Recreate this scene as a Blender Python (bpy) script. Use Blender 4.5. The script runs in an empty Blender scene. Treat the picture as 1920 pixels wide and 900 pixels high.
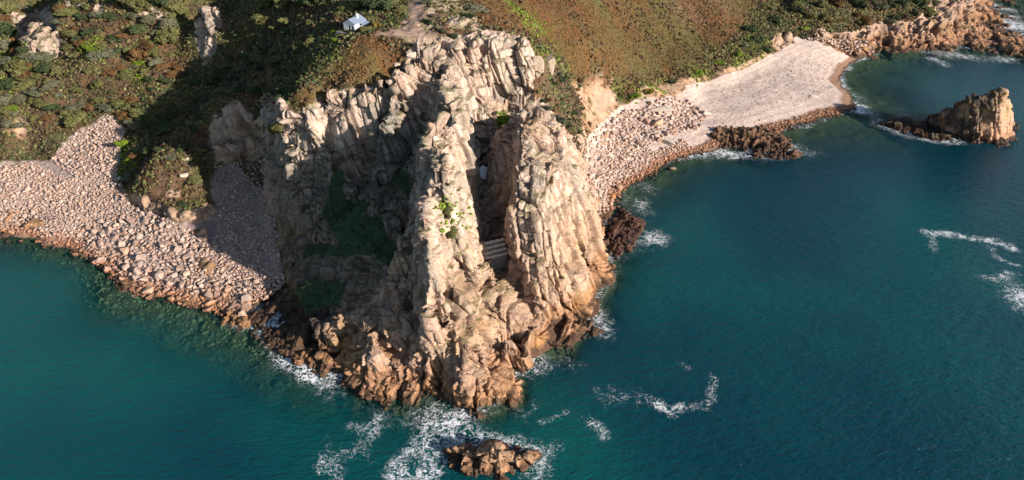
import bpy, bmesh, math, random, time
import numpy as np
from mathutils import Vector, Matrix
from mathutils.geometry import delaunay_2d_cdt

# ------------------------------------------------------------------ camera, sky, sun, exposure
SC = bpy.context.scene
COL = SC.collection
CAM_H, PITCH, F = 120.0, math.radians(35), 1280.0      # drone height, tilt below the horizon, focal length in photo pixels
cam = bpy.data.objects.new('camera', bpy.data.cameras.new('camera'))
COL.objects.link(cam)
cam.location = (0, 0, CAM_H)
cam.rotation_euler = (math.radians(90) - PITCH, 0, 0)
cam.data.lens = 24; cam.data.sensor_width = 36
cam.data.clip_start = 1; cam.data.clip_end = 9000
SC.camera = cam
SUN_EL = math.radians(19)
SUN_TO = math.radians(-30)          # azimuth the light comes FROM: right of and a little behind the camera
world = bpy.data.worlds.new('World'); SC.world = world; world.use_nodes = True
wn = world.node_tree.nodes; wl = world.node_tree.links
sky = wn.new('ShaderNodeTexSky'); sky.sky_type = 'NISHITA'; sky.sun_disc = False
sky.sun_elevation = SUN_EL
sky.sun_rotation = math.pi / 2 - SUN_TO
sky.air_density = 1.0; sky.dust_density = 0.6; sky.ozone_density = 1.5
bg = wn['Background']; bg.inputs[1].default_value = 0.071
wl.new(sky.outputs[0], bg.inputs[0])
sun = bpy.data.objects.new('sun', bpy.data.lights.new('sun', 'SUN')); COL.objects.link(sun)
sun.data.energy = 4.6; sun.data.angle = math.radians(0.6); sun.data.color = (1.0, 0.89, 0.78)
sd = Vector((math.cos(SUN_TO) * math.cos(SUN_EL), math.sin(SUN_TO) * math.cos(SUN_EL), math.sin(SUN_EL)))
sun.rotation_euler = sd.to_track_quat('Z', 'Y').to_euler()
SC.view_settings.view_transform = 'Standard'; SC.view_settings.look = 'None'
SC.view_settings.exposure = 1.17; SC.view_settings.gamma = 1.0
SC.render.engine = 'CYCLES'
SC.cycles.max_bounces = 6; SC.cycles.diffuse_bounces = 3; SC.cycles.transparent_max_bounces = 8
SC.cycles.use_denoising = True

CP, SP = math.cos(PITCH), math.sin(PITCH)
T0 = time.time()
def log(*a): print('[%.1f]' % (time.time() - T0), *a)

def at(px, py, z):
    """photo direction (px,py) met at height z -> world x, y"""
    u = (px - 960) / F; v = (py - 450) / F
    d = (CAM_H - z) / (SP + v * CP)
    return u * d, d * (CP - v * SP)

# ------------------------------------------------------------------ noise
def _h(ix, iy, iz, s):
    n = (ix * 73856093) ^ (iy * 19349663) ^ (iz * 83492791) ^ (s * 2654435761)
    n = n & 0xffffffff
    n = ((n ^ (n >> 16)) * 0x45d9f3b) & 0xffffffff
    n = ((n ^ (n >> 16)) * 0x45d9f3b) & 0xffffffff
    return n ^ (n >> 16)
def hsh(ix, iy, iz, s): return _h(ix, iy, iz, s).astype(np.float64) / 4294967295.0
def vnoise(p, s=0):
    p = np.asarray(p, dtype=np.float64); i = np.floor(p).astype(np.int64); f = p - i; f = f * f * (3 - 2 * f)
    r = 0
    for a in (0, 1):
        wa = f[:, 0] if a else 1 - f[:, 0]
        for b in (0, 1):
            wb = f[:, 1] if b else 1 - f[:, 1]
            for c in (0, 1):
                wc = f[:, 2] if c else 1 - f[:, 2]
                r = r + wa * wb * wc * hsh(i[:, 0] + a, i[:, 1] + b, i[:, 2] + c, s)
    return r * 2 - 1
def fbm(p, scale, o=4, s=0, gain=.5):
    p = np.asarray(p) / scale; r = 0; a = 1; t = 0
    for k in range(o):
        r = r + a * vnoise(p * (2.03 ** k) + 17.3 * k, s + k); t += a; a *= gain
    return r / t
def voro(p, s, jit=.85, square=False):
    """F1, F2, three random numbers of the cell, vector to the cell point"""
    n = len(p); i = np.floor(p).astype(np.int64)
    f1 = np.full(n, 9.); f2 = np.full(n, 9.); cid = np.zeros((n, 3), dtype=np.int64); vec = np.zeros((n, 3))
    for a in (-1, 0, 1):
        for b in (-1, 0, 1):
            for c in (-1, 0, 1):
                j = i + np.array([a, b, c])
                q = np.stack([j[:, 0] + .5 + jit * (hsh(j[:, 0], j[:, 1], j[:, 2], s) - .5),
                              j[:, 1] + .5 + jit * (hsh(j[:, 0], j[:, 1], j[:, 2], s + 1) - .5),
                              j[:, 2] + .5 + jit * (hsh(j[:, 0], j[:, 1], j[:, 2], s + 2) - .5)], 1)
                dv = p - q; d = (dv ** 4).sum(1) ** .25 if square else np.sqrt((dv * dv).sum(1))
                m = d < f1
                f2 = np.where(m, f1, np.minimum(f2, d))
                f1 = np.where(m, d, f1)
                cid[m] = j[m]; vec[m] = dv[m]
    r = np.stack([hsh(cid[:, 0], cid[:, 1], cid[:, 2], s + 5 + k) for k in range(3)], 1)
    return f1, f2, r, vec
def n1d(x, s):
    i = np.floor(x).astype(np.int64); f = x - i; f = f * f * (3 - 2 * f); z = 0 * i
    return (hsh(i, z, z, s) * (1 - f) + hsh(i + 1, z, z, s) * f) * 2 - 1
def joints(p, S, s):
    """three families of straight joint planes, staggered from strip to strip: metres to the nearest joint, block numbers, place in block"""
    u = p[:, 0] / S[0]; u = u + .55 * n1d(u * .9, s); i = np.floor(u).astype(np.int64); z = 0 * i
    v = p[:, 1] / S[1] + 7 * hsh(i, z, z, s + 1); v = v + .5 * n1d(v * .9, s + 2); j = np.floor(v).astype(np.int64)
    w = p[:, 2] / S[2] + 9 * hsh(i, j, z, s + 3) + .18 * (p[:, 0] / S[0]) * (hsh(i, j, z, s + 4) - .5); w = w + .5 * n1d(w * .9, s + 5); k = np.floor(w).astype(np.int64)
    fu, fv, fw = u - i, v - j, w - k
    g = np.minimum(np.minimum(np.minimum(fu, 1 - fu) * S[0], np.minimum(fv, 1 - fv) * S[1]), np.minimum(fw, 1 - fw) * S[2] * 1.0)
    r = np.stack([hsh(i, j, k, s + 11 + a) for a in range(3)], 1)
    return g, r, np.stack([fu - .5, fv - .5, fw - .5], 1)
def sstep(a, b, x):
    t = np.clip((x - a) / (b - a), 0, 1); return t * t * (3 - 2 * t)
def mix(a, b, t): return a + (b - a) * t

# ------------------------------------------------------------------ landform: surveyed points (photo x, photo y, height)
PTS = """
-200,-130,46 0,-130,52 200,-130,56 400,-130,60 600,-130,62 800,-130,64 1000,-130,60 1200,-130,46 1400,-130,34 1600,-130,30 1800,-130,16 2000,-130,3 2150,-130,-8
-350,-60,34 -350,60,26 -350,180,18 -350,300,10 -350,400,4 -350,460,0 -350,560,-7 -350,800,-12
0,0,40 110,0,44 200,0,47 300,0,48 400,0,50 480,0,52 560,0,55 640,0,57 720,0,58.5 800,0,59 850,0,55
25,60,33 90,20,42 104,60,37.5 112,95,28 60,105,24 50,70,27 60,35,40 105,15,45 116,95,31.5 160,20,43
180,60,38 240,40,41 300,60,37 350,50,38 395,45,43 372,40,42 375,75,33 425,50,41 440,20,46 412,78,36 385,120,30
0,150,27 60,150,26 100,160,26 180,120,31 240,120,29 300,120,30 330,130,27 350,170,25 300,170,25 240,170,24 180,170,24
440,120,32 480,150,36 500,100,39 540,120,43 520,60,43 560,90,48 600,50,53 600,100,51 560,40,50
480,30,48 430,170,30 0,220,20 40,200,21 130,195,21.5 150,215,17 200,215,18 235,240,15 170,235,15 90,230,17 50,240,15 0,270,11 60,275,9.5 110,250,13
290,220,19 350,220,20 400,185,29 445,180,33 490,180,36 500,185,40
150,265,12 210,270,13 120,300,8.5 180,310,9 225,305,10 240,285,13 275,285,15 300,292,19 345,300,18.5 375,330,15 392,372,10 360,385,9 320,375,11 280,350,13 262,330,15 235,350,7.5
240,372,6.5 262,395,4.5 310,408,4.5 350,405,4.5 398,392,5 410,330,9 420,290,13 380,280,17 340,265,18 300,250,18
392,272,19 450,275,17.5 495,270,18 498,200,35 470,300,13
0,310,7 60,330,6.5 0,380,4 80,390,3.6 160,370,5 200,400,4 300,440,4 0,430,1.2 100,445,1.6 180,480,1.4 250,515,1.3 280,540,.8 340,465,3.4 380,440,3.6 380,480,3 360,530,2 440,530,1.8 400,565,.8 430,590,.3
420,400,5.5 450,350,9 500,400,6.5 510,330,11 450,430,4.2 500,450,4.4 390,455,4.0 400,500,2.6 450,505,2.4 500,505,2.5 530,510,2.5
0,452,-.4 60,460,-.5 120,475,-.5 180,505,-.6 240,540,-.6 300,575,-.8 380,600,-1 450,625,-1 520,672,-1.2 580,710,-1.5
-50,520,-5 0,540,-6.5 150,560,-6 170,540,-2 180,620,-3 300,640,-2.4 400,680,-2.6 480,740,-3 560,790,-3 640,760,-4 420,740,-5 250,680,-6.5
620,30,55.5 664,64,55.5 690,45,56 700,22,57.5 640,90,53.5 720,62,55.5 770,55,56 780,25,57.5 830,40,57.5 840,70,55 800,75,55 740,80,54.5 700,85,54.5 660,125,51.5 600,118,51.5 580,150,49 545,178,45.5 560,190,45
700,120,52.5 755,115,53 735,148,51 680,158,49 640,160,48.5 610,166,47.5
520,192,43.5 508,205,40 505,260,30 512,330,20 518,400,12 530,470,6 540,505,4
545,210,42.5 548,250,37 545,300,30 560,340,26 545,370,22 560,420,15 555,470,9
575,195,44.5 590,200,44 605,200,43.5 600,250,37 596,300,31 600,335,27 585,360,24 600,395,21 570,400,19
622,182,46 640,172,47 665,172,47 645,225,41 640,270,34.5 650,300,30 630,288,32 612,205,41 618,300,28 625,340,23
700,165,48 712,168,48 692,172,45.5 696,215,41 715,225,41.5 705,265,34 690,300,29
723,158,48.5 750,162,45 735,205,42 745,260,33 735,300,27
680,345,22.5 650,390,20 620,430,18 640,470,14.5 600,460,12.5 680,440,18.5 720,410,22
760,300,22.5 775,315,25.5 790,290,29.5 745,325,27.5 715,370,25.5 700,350,25.5 690,380,25.5 705,400,22.5 745,360,27.5 770,350,28 745,400,24.5
768,445,17 740,475,16 700,470,16.5 760,485,14.5 690,500,14 650,520,11.5
745,120,53 780,92,54 790,105,53 740,140,51.5 770,140,49.5 800,160,47 780,165,45.5 785,220,40 800,240,37 765,230,35 
820,80,54.5 838,105,52 850,140,49 862,175,46.5 870,205,44.5 830,190,46.5 820,150,49 
858,88,53.5 885,80,54.3 875,120,48 895,165,42 905,210,36.5 915,245,31.6 920,80,54 
905,90,52 930,170,40 925,205,36 945,200,35.6 930,255,29.4
900,65,55 945,63,54 980,70,53 990,85,52 998,110,48 1000,150,42.3 1002,190,37.3 980,200,36.5 955,160,41.1 965,100,50 1010,75,50 960,50,53
930,30,54 1000,45,47 900,10,55.5 960,0,50 
830,222,48 858,228,44.5 808,240,48.2 870,262,40 862,270,43.2 815,270,44.7 800,280,43.7 835,285,44.2 872,292,36.5 872,305,34
812,330,41.7 845,340,40.7 888,350,31.5 892,392,25 800,350,39.7 795,392,38.2 765,385,36 772,410,32 850,400,34 898,430,18
782,440,33.7 805,470,31.2 850,470,25.5 885,470,20.5 900,500,15 800,520,26.2 850,530,20.5 900,560,13.5 940,520,12.5 965,590,9.5
800,565,22.2 840,600,14.5 900,620,10 950,640,8 990,650,6 1000,610,7
772,500,19 780,560,13.5
884,300,26 888,330,22 898,370,19 903,425,15.5 908,452,13.5 502,240,24 500,300,14 506,360,9 510,430,5 520,480,3 890,215,38 890,262,29 895,300,23.5 915,300,24 903,340,21 900,400,18 912,440,14.5 950,440,14 925,490,11 950,510,9.5 985,560,7 1010,610,3.8 1045,645,1.5 1070,650,.8
935,230,32.5 942,210,34.8
960,212,44.5 985,205,45.5 1012,208,45 1035,222,42 945,232,41 930,262,37 920,290,31 914,330,24 921,380,19 938,430,13.5 950,480,10.5 972,540,7.5
974,270,40.5 963,330,35 957,400,28 974,440,24 980,480,17.5 1010,380,31 1010,500,16 1000,550,9.5 1030,560,8 1070,550,7.5 1085,520,9.5
1050,255,39 1050,300,34 1035,340,33 1060,350,29 1050,420,22 1080,400,19 1090,440,14.5 1100,480,9 1115,510,6 1140,510,3 1150,528,.8 1128,545,.8 1100,560,2.5 1060,585,3 1110,590,.8 1095,605,.4 1050,600,1
1072,290,27 1094,335,17 1105,370,6 1112,395,3 1125,420,1.5 1130,440,.6 1135,490,.4
1025,205,33 1045,215,28 1065,240,22 1085,290,13 1120,350,2.5 1140,365,.6
1015,130,46 1030,120,45 1050,125,37 1005,165,38.6 1040,180,32.6
1040,100,41 1100,60,37 1060,30,42 1100,0,40 1150,100,25 1200,60,24 1200,0,32 1300,0,27 1300,60,18 1400,0,21 1400,50,15 1250,100,17 1350,100,13 1180,140,17
1085,155,23 1080,200,19.5 1110,165,17.5 1090,240,14 1120,210,12.5 1130,240,9.5 1150,175,14 1160,200,8.5 1190,170,13 1185,200,7
1240,165,12 1240,182,6.5 1300,135,12 1305,160,6.5 1380,115,11 1390,135,6.5 1440,90,10 1450,103,7 1490,75,8 1480,45,13 1450,20,17 1470,0,19
1150,240,6.5 1100,280,7.5 1140,290,4.5 1200,250,4.5 1200,300,2.5 1260,230,4 1300,200,4.5 1350,170,5.2 1420,140,5.5 1500,100,5.6 1560,95,4 1520,150,4 1450,190,3.5 1380,220,3 1290,270,1.6 1250,295,.5 1200,335,.3 1160,350,.8
1330,255,1.3 1340,262,.6 1450,235,.5 1520,228,0 1430,245,-.3 1530,215,.4 1600,205,.3 1625,210,-.2 1585,180,1 1560,150,.5 1580,120,.5 1600,105,.6 1545,180,2.3
1255,310,-.5 1300,300,-.7 1360,290,-1 1440,262,-1.2 1560,240,-1.2 1640,222,-1 1640,190,-1.2 1590,150,-.8 1610,120,-.8 
1200,355,-.8 1160,385,-1 1150,430,-1 1160,500,-1.5 1170,540,-2.5 1140,590,-2 1120,630,-2.5 1090,670,-3 1010,700,-3 1000,760,-4 
1250,380,-3 1300,340,-3 1350,380,-6 1450,330,-3.5 1500,400,-7 1600,300,-4 1700,300,-3 1700,180,-4 1750,130,-3.5 1850,130,-4 1300,500,-9 1200,650,-8
1520,10,19 1600,10,17 1700,12,13 1750,8,10 1540,50,12 1600,45,9 1660,35,9.5 1720,40,8 1780,30,6.5 1840,15,4.5 1500,62,9 1560,72,6 1620,65,6.5 1600,90,3 1660,75,3.5 1720,70,4 1780,60,4 1640,96,1.2 1700,92,1.5 1760,88,1.3
1700,103,-.8 1800,98,-1 1900,112,-1 1780,94,.5 1820,75,2.2 1860,90,1.4 1905,100,.5 1880,70,1.5 1930,80,1.2 1900,55,-.3 1850,50,.6 1830,40,1.5 1860,25,1 1870,0,0 1890,15,-1 1920,40,-1.5 2050,60,-1 2050,110,-3 1990,85,.8 2200,0,-8
800,590,15 795,640,10 800,700,4 812,745,.8 830,700,2.5 820,650,6 840,750,-.3 860,770,-.8
845,615,14.5 862,650,11.5 868,700,7.5 878,740,4 885,782,.6 900,785,.3 930,768,.4 985,742,.3 965,715,2.4 930,690,5.5 900,650,9 920,660,5 945,680,3.2 950,668,.8 958,690,.8 975,720,.8 940,740,2.5
965,665,-.8 980,700,-1.2
735,490,21.5 754,503,20.5 742,540,16 745,578,15 728,600,11 722,540,11.5 760,560,11 770,610,9.5 765,650,7.5 775,700,3.5 770,745,.8 755,770,.3 795,770,.4 785,735,1.8
700,600,9 690,560,10 660,598,9 700,638,10.5 720,650,7 690,700,3.5 670,735,.3 710,725,.8 735,700,2 730,760,-.5 640,620,6 620,600,6.5 600,560,6 570,540,7.5 540,560,3.5 590,600,5 560,600,1.8 530,570,2 500,575,1.2 480,590,.5 540,630,.5 600,650,3.8 620,690,.8 650,710,.5 590,690,.2
700,780,-2.5 760,800,-3 850,810,-3.5 920,815,-3 990,800,-4 
600,850,-6 500,860,-8 800,880,-5 1100,750,-7 1100,880,-9 700,1000,-8 900,960,-6 1200,1000,-12 400,1000,-12 0,1000,-14 0,700,-10 200,800,-10 -200,1000,-14
1400,1000,-16 1600,700,-15 1900,500,-14 1900,800,-18 1900,320,-7 2100,300,-14 2300,500,-18 2300,1000,-18 2200,150,-10 1500,550,-13 1700,420,-10
"""
pts = []
for tok in PTS.split():
    a, b, c = tok.split(','); x, y = at(float(a), float(b), float(c)); pts.append((x, y, float(c), float(a), float(b)))
# far frame
for x, y, z in ((-400, 100, -15), (-400, 20, -15), (0, 20, -15), (450, 20, -18), (600, 200, -18), (600, 600, -18), (420, 640, -12), (-420, 230, 20), (-420, 300, 45), (-420, 640, 70), (0, 640, 80), (250, 640, 40)):
    pts.append((x, y, z, 0, 0))
P2 = [Vector((p[0], p[1])) for p in pts]
CELL = 0.5
GX = np.arange(-270, 331, CELL); GY = np.arange(70, 481, CELL)
NX, NY = len(GX), len(GY)
def raster_tin(P, Z, gx, gy, H=None):
    vs, es, fs, ov, _, _ = delaunay_2d_cdt(P, [], [], 0, 1e-4)
    zz = np.array([Z[o[0]] if o else 0 for o in ov])
    if H is None: H = np.full((len(gy), len(gx)), -18.0)
    c = gx[1] - gx[0]
    for f in fs:
        (x0, y0), (x1, y1), (x2, y2) = [(vs[k].x, vs[k].y) for k in f]
        i0 = max(0, int((min(x0, x1, x2) - gx[0]) / c)); i1 = min(len(gx) - 1, int((max(x0, x1, x2) - gx[0]) / c) + 1)
        j0 = max(0, int((min(y0, y1, y2) - gy[0]) / c)); j1 = min(len(gy) - 1, int((max(y0, y1, y2) - gy[0]) / c) + 1)
        if i1 < i0 or j1 < j0: continue
        X, Y = np.meshgrid(gx[i0:i1 + 1], gy[j0:j1 + 1])
        D = (y1 - y2) * (x0 - x2) + (x2 - x1) * (y0 - y2)
        if abs(D) < 1e-9: continue
        a = ((y1 - y2) * (X - x2) + (x2 - x1) * (Y - y2)) / D
        b = ((y2 - y0) * (X - x2) + (x0 - x2) * (Y - y2)) / D
        g = 1 - a - b
        m = (a >= -1e-6) & (b >= -1e-6) & (g >= -1e-6)
        z = a * zz[f[0]] + b * zz[f[1]] + g * zz[f[2]]
        H[j0:j1 + 1, i0:i1 + 1][m] = z[m]
    return H
H0 = raster_tin(P2, [p[2] for p in pts], GX, GY)
log('tin', H0.shape, H0.min(), H0.max())

def blur(A, sig):
    r = int(sig * 3) + 1; k = np.exp(-.5 * (np.arange(-r, r + 1) / sig) ** 2); k /= k.sum()
    B = np.pad(A, ((r, r), (0, 0)), mode='edge'); B = sum(k[i] * B[i:i + A.shape[0]] for i in range(2 * r + 1))
    B = np.pad(B, ((0, 0), (r, r)), mode='edge'); return sum(k[i] * B[:, i:i + A.shape[1]] for i in range(2 * r + 1))
def samp(A, x, y):
    x = np.asarray(x, float); y = np.asarray(y, float)
    i = np.clip((x - GX[0]) / CELL, 0, NX - 1.001); j = np.clip((y - GY[0]) / CELL, 0, NY - 1.001)
    i0 = i.astype(int); j0 = j.astype(int); fx = i - i0; fy = j - j0
    return (A[j0, i0] * (1 - fx) * (1 - fy) + A[j0, i0 + 1] * fx * (1 - fy) + A[j0 + 1, i0] * (1 - fx) * fy + A[j0 + 1, i0 + 1] * fx * fy)
def hit(px, py, H=None):
    """where the ground is met in photo direction (px,py)"""
    H = H0 if H is None else H
    u = (px - 960) / F; v = (py - 450) / F
    z = np.arange(70, -.01, -.1); d = (CAM_H - z) / (SP + v * CP); x = u * d; y = d * (CP - v * SP)
    h = samp(H, x, y); k = np.argmax(h >= z) if (h >= z).any() else len(z) - 1
    return float(x[k]), float(y[k]), float(z[k])
GXX, GYY = np.meshgrid(GX, GY)
def poly_mask(poly, soft=1.0, world=False):
    """mask on the ground raster of an outline given as photo pixels"""
    P = poly if world else [hit(a, b)[:2] for a, b in poly]
    P = np.array(P); M = np.zeros(H0.shape, bool)
    i0 = max(0, int((P[:, 0].min() - GX[0]) / CELL) - 1); i1 = min(NX, int((P[:, 0].max() - GX[0]) / CELL) + 2)
    j0 = max(0, int((P[:, 1].min() - GY[0]) / CELL) - 1); j1 = min(NY, int((P[:, 1].max() - GY[0]) / CELL) + 2)
    X = GXX[j0:j1, i0:i1]; Y = GYY[j0:j1, i0:i1]; m = np.zeros(X.shape, bool)
    for k in range(len(P)):
        x1, y1 = P[k]; x2, y2 = P[(k + 1) % len(P)]
        c = ((y1 > Y) != (y2 > Y)) & (X < (x2 - x1) * (Y - y1) / (y2 - y1 + 1e-12) + x1); m ^= c
    M[j0:j1, i0:i1] = m
    return blur(M.astype(float), soft / CELL) if soft else M.astype(float)
def pp(s): return [tuple(float(v) for v in t.split(',')) for t in s.split()]

# ------------------------------------------------------------------ what covers the ground (outlines read off the photo, laid on the landform)
M = {}
def add(name, s, soft=1.5):
    m = poly_mask(pp(s), soft); M[name] = np.maximum(M[name], m) if name in M else m
add('rock', "500,183 520,190 548,212 575,198 600,184 640,168 700,162 725,150 752,118 790,84 740,70 790,72 850,80 880,68 920,58 985,68 1003,100 1012,103 1025,97 1042,108 1040,148 1004,150 1003,200 1035,202 1052,230 1085,290 1115,350 1122,372 1165,420 1180,540 1130,640 1020,720 1000,800 760,830 600,730 430,620 430,580 500,535 535,515 522,470 503,330 497,250", 1.0)
add('rock', "20,20 55,30 100,0 100,40 122,95 118,108 60,112 30,70", 1)
add('rock', "372,30 412,25 416,50 403,90 380,130 370,80", 1)
add('rock', "388,272 396,225 425,195 450,188 500,185 500,282 400,290", 1)
add('rock', "1528,58 1560,62 1600,58 1660,40 1710,45 1735,22 1765,-30 1960,-40 1960,125 1640,112 1540,84", 1.5)
add('rock', "1445,70 1475,55 1490,78 1460,95 1440,88", 1)
add('rock', "235,366 262,372 300,385 330,396 375,392 398,376 404,400 385,418 330,415 290,405 260,402 240,385", .6)
add('rock', "352,440 380,425 384,470 420,520 460,540 440,560 400,540 362,480", .8)
add('rock', "180,480 250,520 250,545 225,550 180,515", .8)
add('rock', "0,392 60,392 90,420 20,436 -20,440", .8)
add('crag', "775,-20 835,-20 925,58 890,70 850,74 800,72 780,60 740,45 700,48 700,35 775,40 800,30", 1.2)
add('crag', "115,-10 150,-20 215,10 200,30 160,28 130,40", 1.2)
add('crag', "285,345 330,330 345,345 340,375 290,370", 1)
add('heath', "1000,120 1050,115 1075,165 1092,200 1090,250 1060,250 1040,215 1003,195", 1)
add('peb', "-80,300 60,302 110,300 150,285 220,300 215,350 240,372 262,400 330,420 395,405 405,330 430,290 515,300 540,520 520,590 430,615 300,600 -80,480", 1.2)
add('peb', "1085,262 1120,238 1160,205 1185,200 1240,186 1305,162 1390,137 1446,104 1490,70 1540,78 1625,98 1660,225 1440,275 1180,385 1115,372", 1.0)
add('scree', "98,300 140,250 205,215 235,245 222,300 215,350 150,310", 1.5)
add('earth', "-10,240 20,226 40,228 52,246 40,258 -10,260", .8)
add('earth', "1072,160 1122,150 1150,178 1165,205 1200,190 1205,200 1165,215 1120,238 1092,250 1095,200", 1.0)
add('earth', "1190,188 1240,160 1300,140 1390,125 1448,95 1450,106 1390,140 1305,166 1240,188", .7)
add('path', "690,70 740,58 770,45 765,10 790,0 800,40 815,70 870,78 900,88 860,92 790,80 740,72", .9)
add('path', "560,45 610,38 640,60 600,66", .8) if False else None
add('bracken', "870,-60 880,20 930,58 990,66 1045,100 1075,160 1130,150 1240,150 1310,118 1380,70 1420,10 1430,-60", 2)
add('bracken', "688,64 755,92 762,118 735,146 680,160 640,160 610,166 578,196 548,208 552,180 590,150 640,110 660,80", 1)
add('heath', "30,230 100,140 160,60 230,30 300,120 330,180 240,230 150,210 60,290 0,295 0,240", 2)
add('heath', "250,300 300,285 350,295 395,370 330,380 270,350", 1.2)
add('green', "150,80 190,60 200,115 150,110", 1.5); add('green', "245,120 275,115 272,165 245,150", 1.2)
add('green', "0,30 60,120 50,180 0,190", 2); add('green', "600,45 640,60 632,110 605,120 575,125 590,70", 1.5)
add('green', "218,265 260,262 255,320 225,350", .8)
add('green', "820,372 850,376 895,405 868,425 885,478 830,470 818,430", .8)
add('green', "1370,95 1420,60 1450,80 1448,108 1375,132", 1.2); add('green', "1290,125 1330,118 1335,150 1295,158", 1)
add('green', "1140,150 1200,160 1250,150 1240,180 1195,192 1165,190", 1.5)
add('green', "995,85 1050,90 1060,125 1010,110", 1.5); add('green', "940,0 990,20 1040,80 990,60", 2)
add('green', "936,205 955,208 950,250 928,262", .8)
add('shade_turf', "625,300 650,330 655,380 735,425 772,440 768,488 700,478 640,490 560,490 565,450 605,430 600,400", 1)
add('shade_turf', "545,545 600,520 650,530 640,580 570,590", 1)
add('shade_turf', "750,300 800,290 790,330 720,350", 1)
add('hollow_shade', "560,300 640,310 700,250 760,180 800,230 790,300 770,350 760,400 770,470 700,490 670,580 600,600 540,520 525,470 508,330 500,230 540,340", 2)  # left hollow: its shade painted into the rock colour, with some grey lichen
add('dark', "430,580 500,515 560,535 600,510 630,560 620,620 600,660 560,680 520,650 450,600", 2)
rockm = M['rock']
# vegetated ground is smoothed, rock keeps its creases
soft = np.clip(1 - rockm * 1.3, 0, 1)
H1 = mix(mix(H0, blur(H0, 1.2), .9), blur(H0, 5), soft) if False else H0
Hs = blur(H0, 2.6 / CELL); Hr = blur(H0, .8)
H1 = mix(Hr, Hs, soft)
P3 = np.stack([GXX.ravel(), GYY.ravel(), H1.ravel()], 1)
n1 = fbm(P3, 9, 4, 3).reshape(H1.shape); n2 = fbm(P3 * [1, 1, 0], 3.2, 3, 9).reshape(H1.shape); n3 = fbm(P3 * [1, 1, 0], 22, 3, 19).reshape(H1.shape)
land = sstep(-.6, 1.2, H1)
veg = soft * (1 - M['peb']) * sstep(1.5, 4, H1)
H1 = H1 + veg * (n1 * 1.3 + n2 * .5) + M['peb'] * (n3 * .35) + land * (1 - soft) * n1 * .9
# runnels down the hillside, raked by the low sun
H1 += M['bracken'] * .35 * fbm(np.stack([GXX.ravel() * .95 + GYY.ravel() * .45, GYY.ravel() * .12, 0 * GXX.ravel()], 1), 3.0, 3, 41).reshape(H1.shape)
# submerged boulders
sea = 1 - land
H1 = H1 + sea * np.clip(n1 * 1.6 + n2 * .9, -1.2, 1.6) * sstep(-9, -2, H1) * .7
log('heights')

def mesh_np(name, v, q):
    me = bpy.data.meshes.new(name); n = q.shape[1]
    me.vertices.add(len(v)); me.vertices.foreach_set('co', np.ascontiguousarray(v, np.float32).ravel())
    me.loops.add(q.size); me.loops.foreach_set('vertex_index', np.ascontiguousarray(q, np.int32).ravel())
    me.polygons.add(len(q)); me.polygons.foreach_set('loop_start', np.arange(0, q.size, n, dtype=np.int32))
    me.polygons.foreach_set('loop_total', np.full(len(q), n, np.int32))
    me.update(calc_edges=True); return me
def obj(name, me, mat=None, parent=None, loc=None):
    o = bpy.data.objects.new(name, me); COL.objects.link(o)
    if mat is not None and me is not None and len(me.materials) == 0: me.materials.append(mat)
    if parent: o.parent = parent
    if loc: o.location = loc
    return o
def tag(o, label=None, cat=None, group=None, kind=None):
    if label: o['label'] = label
    if cat: o['category'] = cat
    if group: o['group'] = group
    if kind: o['kind'] = kind
    return o
def vcol(me, c):
    a = me.color_attributes.new('Col', 'FLOAT_COLOR', 'POINT')
    c4 = np.ones((len(c), 4), np.float32); c4[:, :3] = c; a.data.foreach_set('color', c4.ravel())
def vfl(me, name, f):
    a = me.attributes.new(name, 'FLOAT', 'POINT'); a.data.foreach_set('value', np.ascontiguousarray(f, np.float32))

def solid_from_height(gx, gy, H, floor):
    """closed block below a height raster, remeshed into even quads all over (cliffs included)"""
    ny, nx = H.shape; X, Y = np.meshgrid(gx, gy); Z = np.maximum(H, floor + .3)
    v = np.stack([X.ravel(), Y.ravel(), Z.ravel()], 1); I = np.arange(nx * ny).reshape(ny, nx)
    q = np.stack([I[:-1, :-1].ravel(), I[:-1, 1:].ravel(), I[1:, 1:].ravel(), I[1:, :-1].ravel()], 1)
    b = v.copy(); b[:, 2] = floor; n = len(v); q2 = q[:, ::-1] + n
    s = []
    for L in (I[0, :], I[:, -1], I[-1, ::-1], I[::-1, 0]):
        s.append(np.stack([L[:-1] + n, L[1:] + n, L[1:], L[:-1]], 1))
    return mesh_np('tmp', np.concatenate([v, b]), np.concatenate([q, q2] + s))
def remesh(me, vox):
    o = bpy.data.objects.new('tmp', me); COL.objects.link(o)
    m = o.modifiers.new('r', 'REMESH'); m.mode = 'VOXEL'; m.voxel_size = vox; m.use_smooth_shade = False
    dg = bpy.context.evaluated_depsgraph_get(); e = o.evaluated_get(dg); m2 = e.to_mesh()
    nv = len(m2.vertices); v = np.empty(nv * 3, np.float32); m2.vertices.foreach_get('co', v)
    npoly = len(m2.polygons); q = np.empty(len(m2.loops), np.int32); m2.loops.foreach_get('vertex_index', q)
    assert len(q) == npoly * 4
    e.to_mesh_clear(); bpy.data.objects.remove(o); bpy.data.meshes.remove(me)
    return v.reshape(-1, 3).astype(np.float64), q.reshape(-1, 4)
def vnormals(v, q):
    fn = np.cross(v[q[:, 2]] - v[q[:, 0]], v[q[:, 3]] - v[q[:, 1]])
    n = np.zeros_like(v)
    for k in range(4):
        for c in range(3): n[:, c] += np.bincount(q[:, k], fn[:, c], len(v))
    return n / (np.linalg.norm(n, axis=1, keepdims=True) + 1e-9)
def relax(n, q, it):
    for _ in range(it):
        a = n[q].sum(1); m = np.zeros_like(n)
        for k in range(4):
            for c in range(3): m[:, c] += np.bincount(q[:, k], a[:, c], len(n))
        n = m / (np.linalg.norm(m, axis=1, keepdims=True) + 1e-9)
    return n
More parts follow.
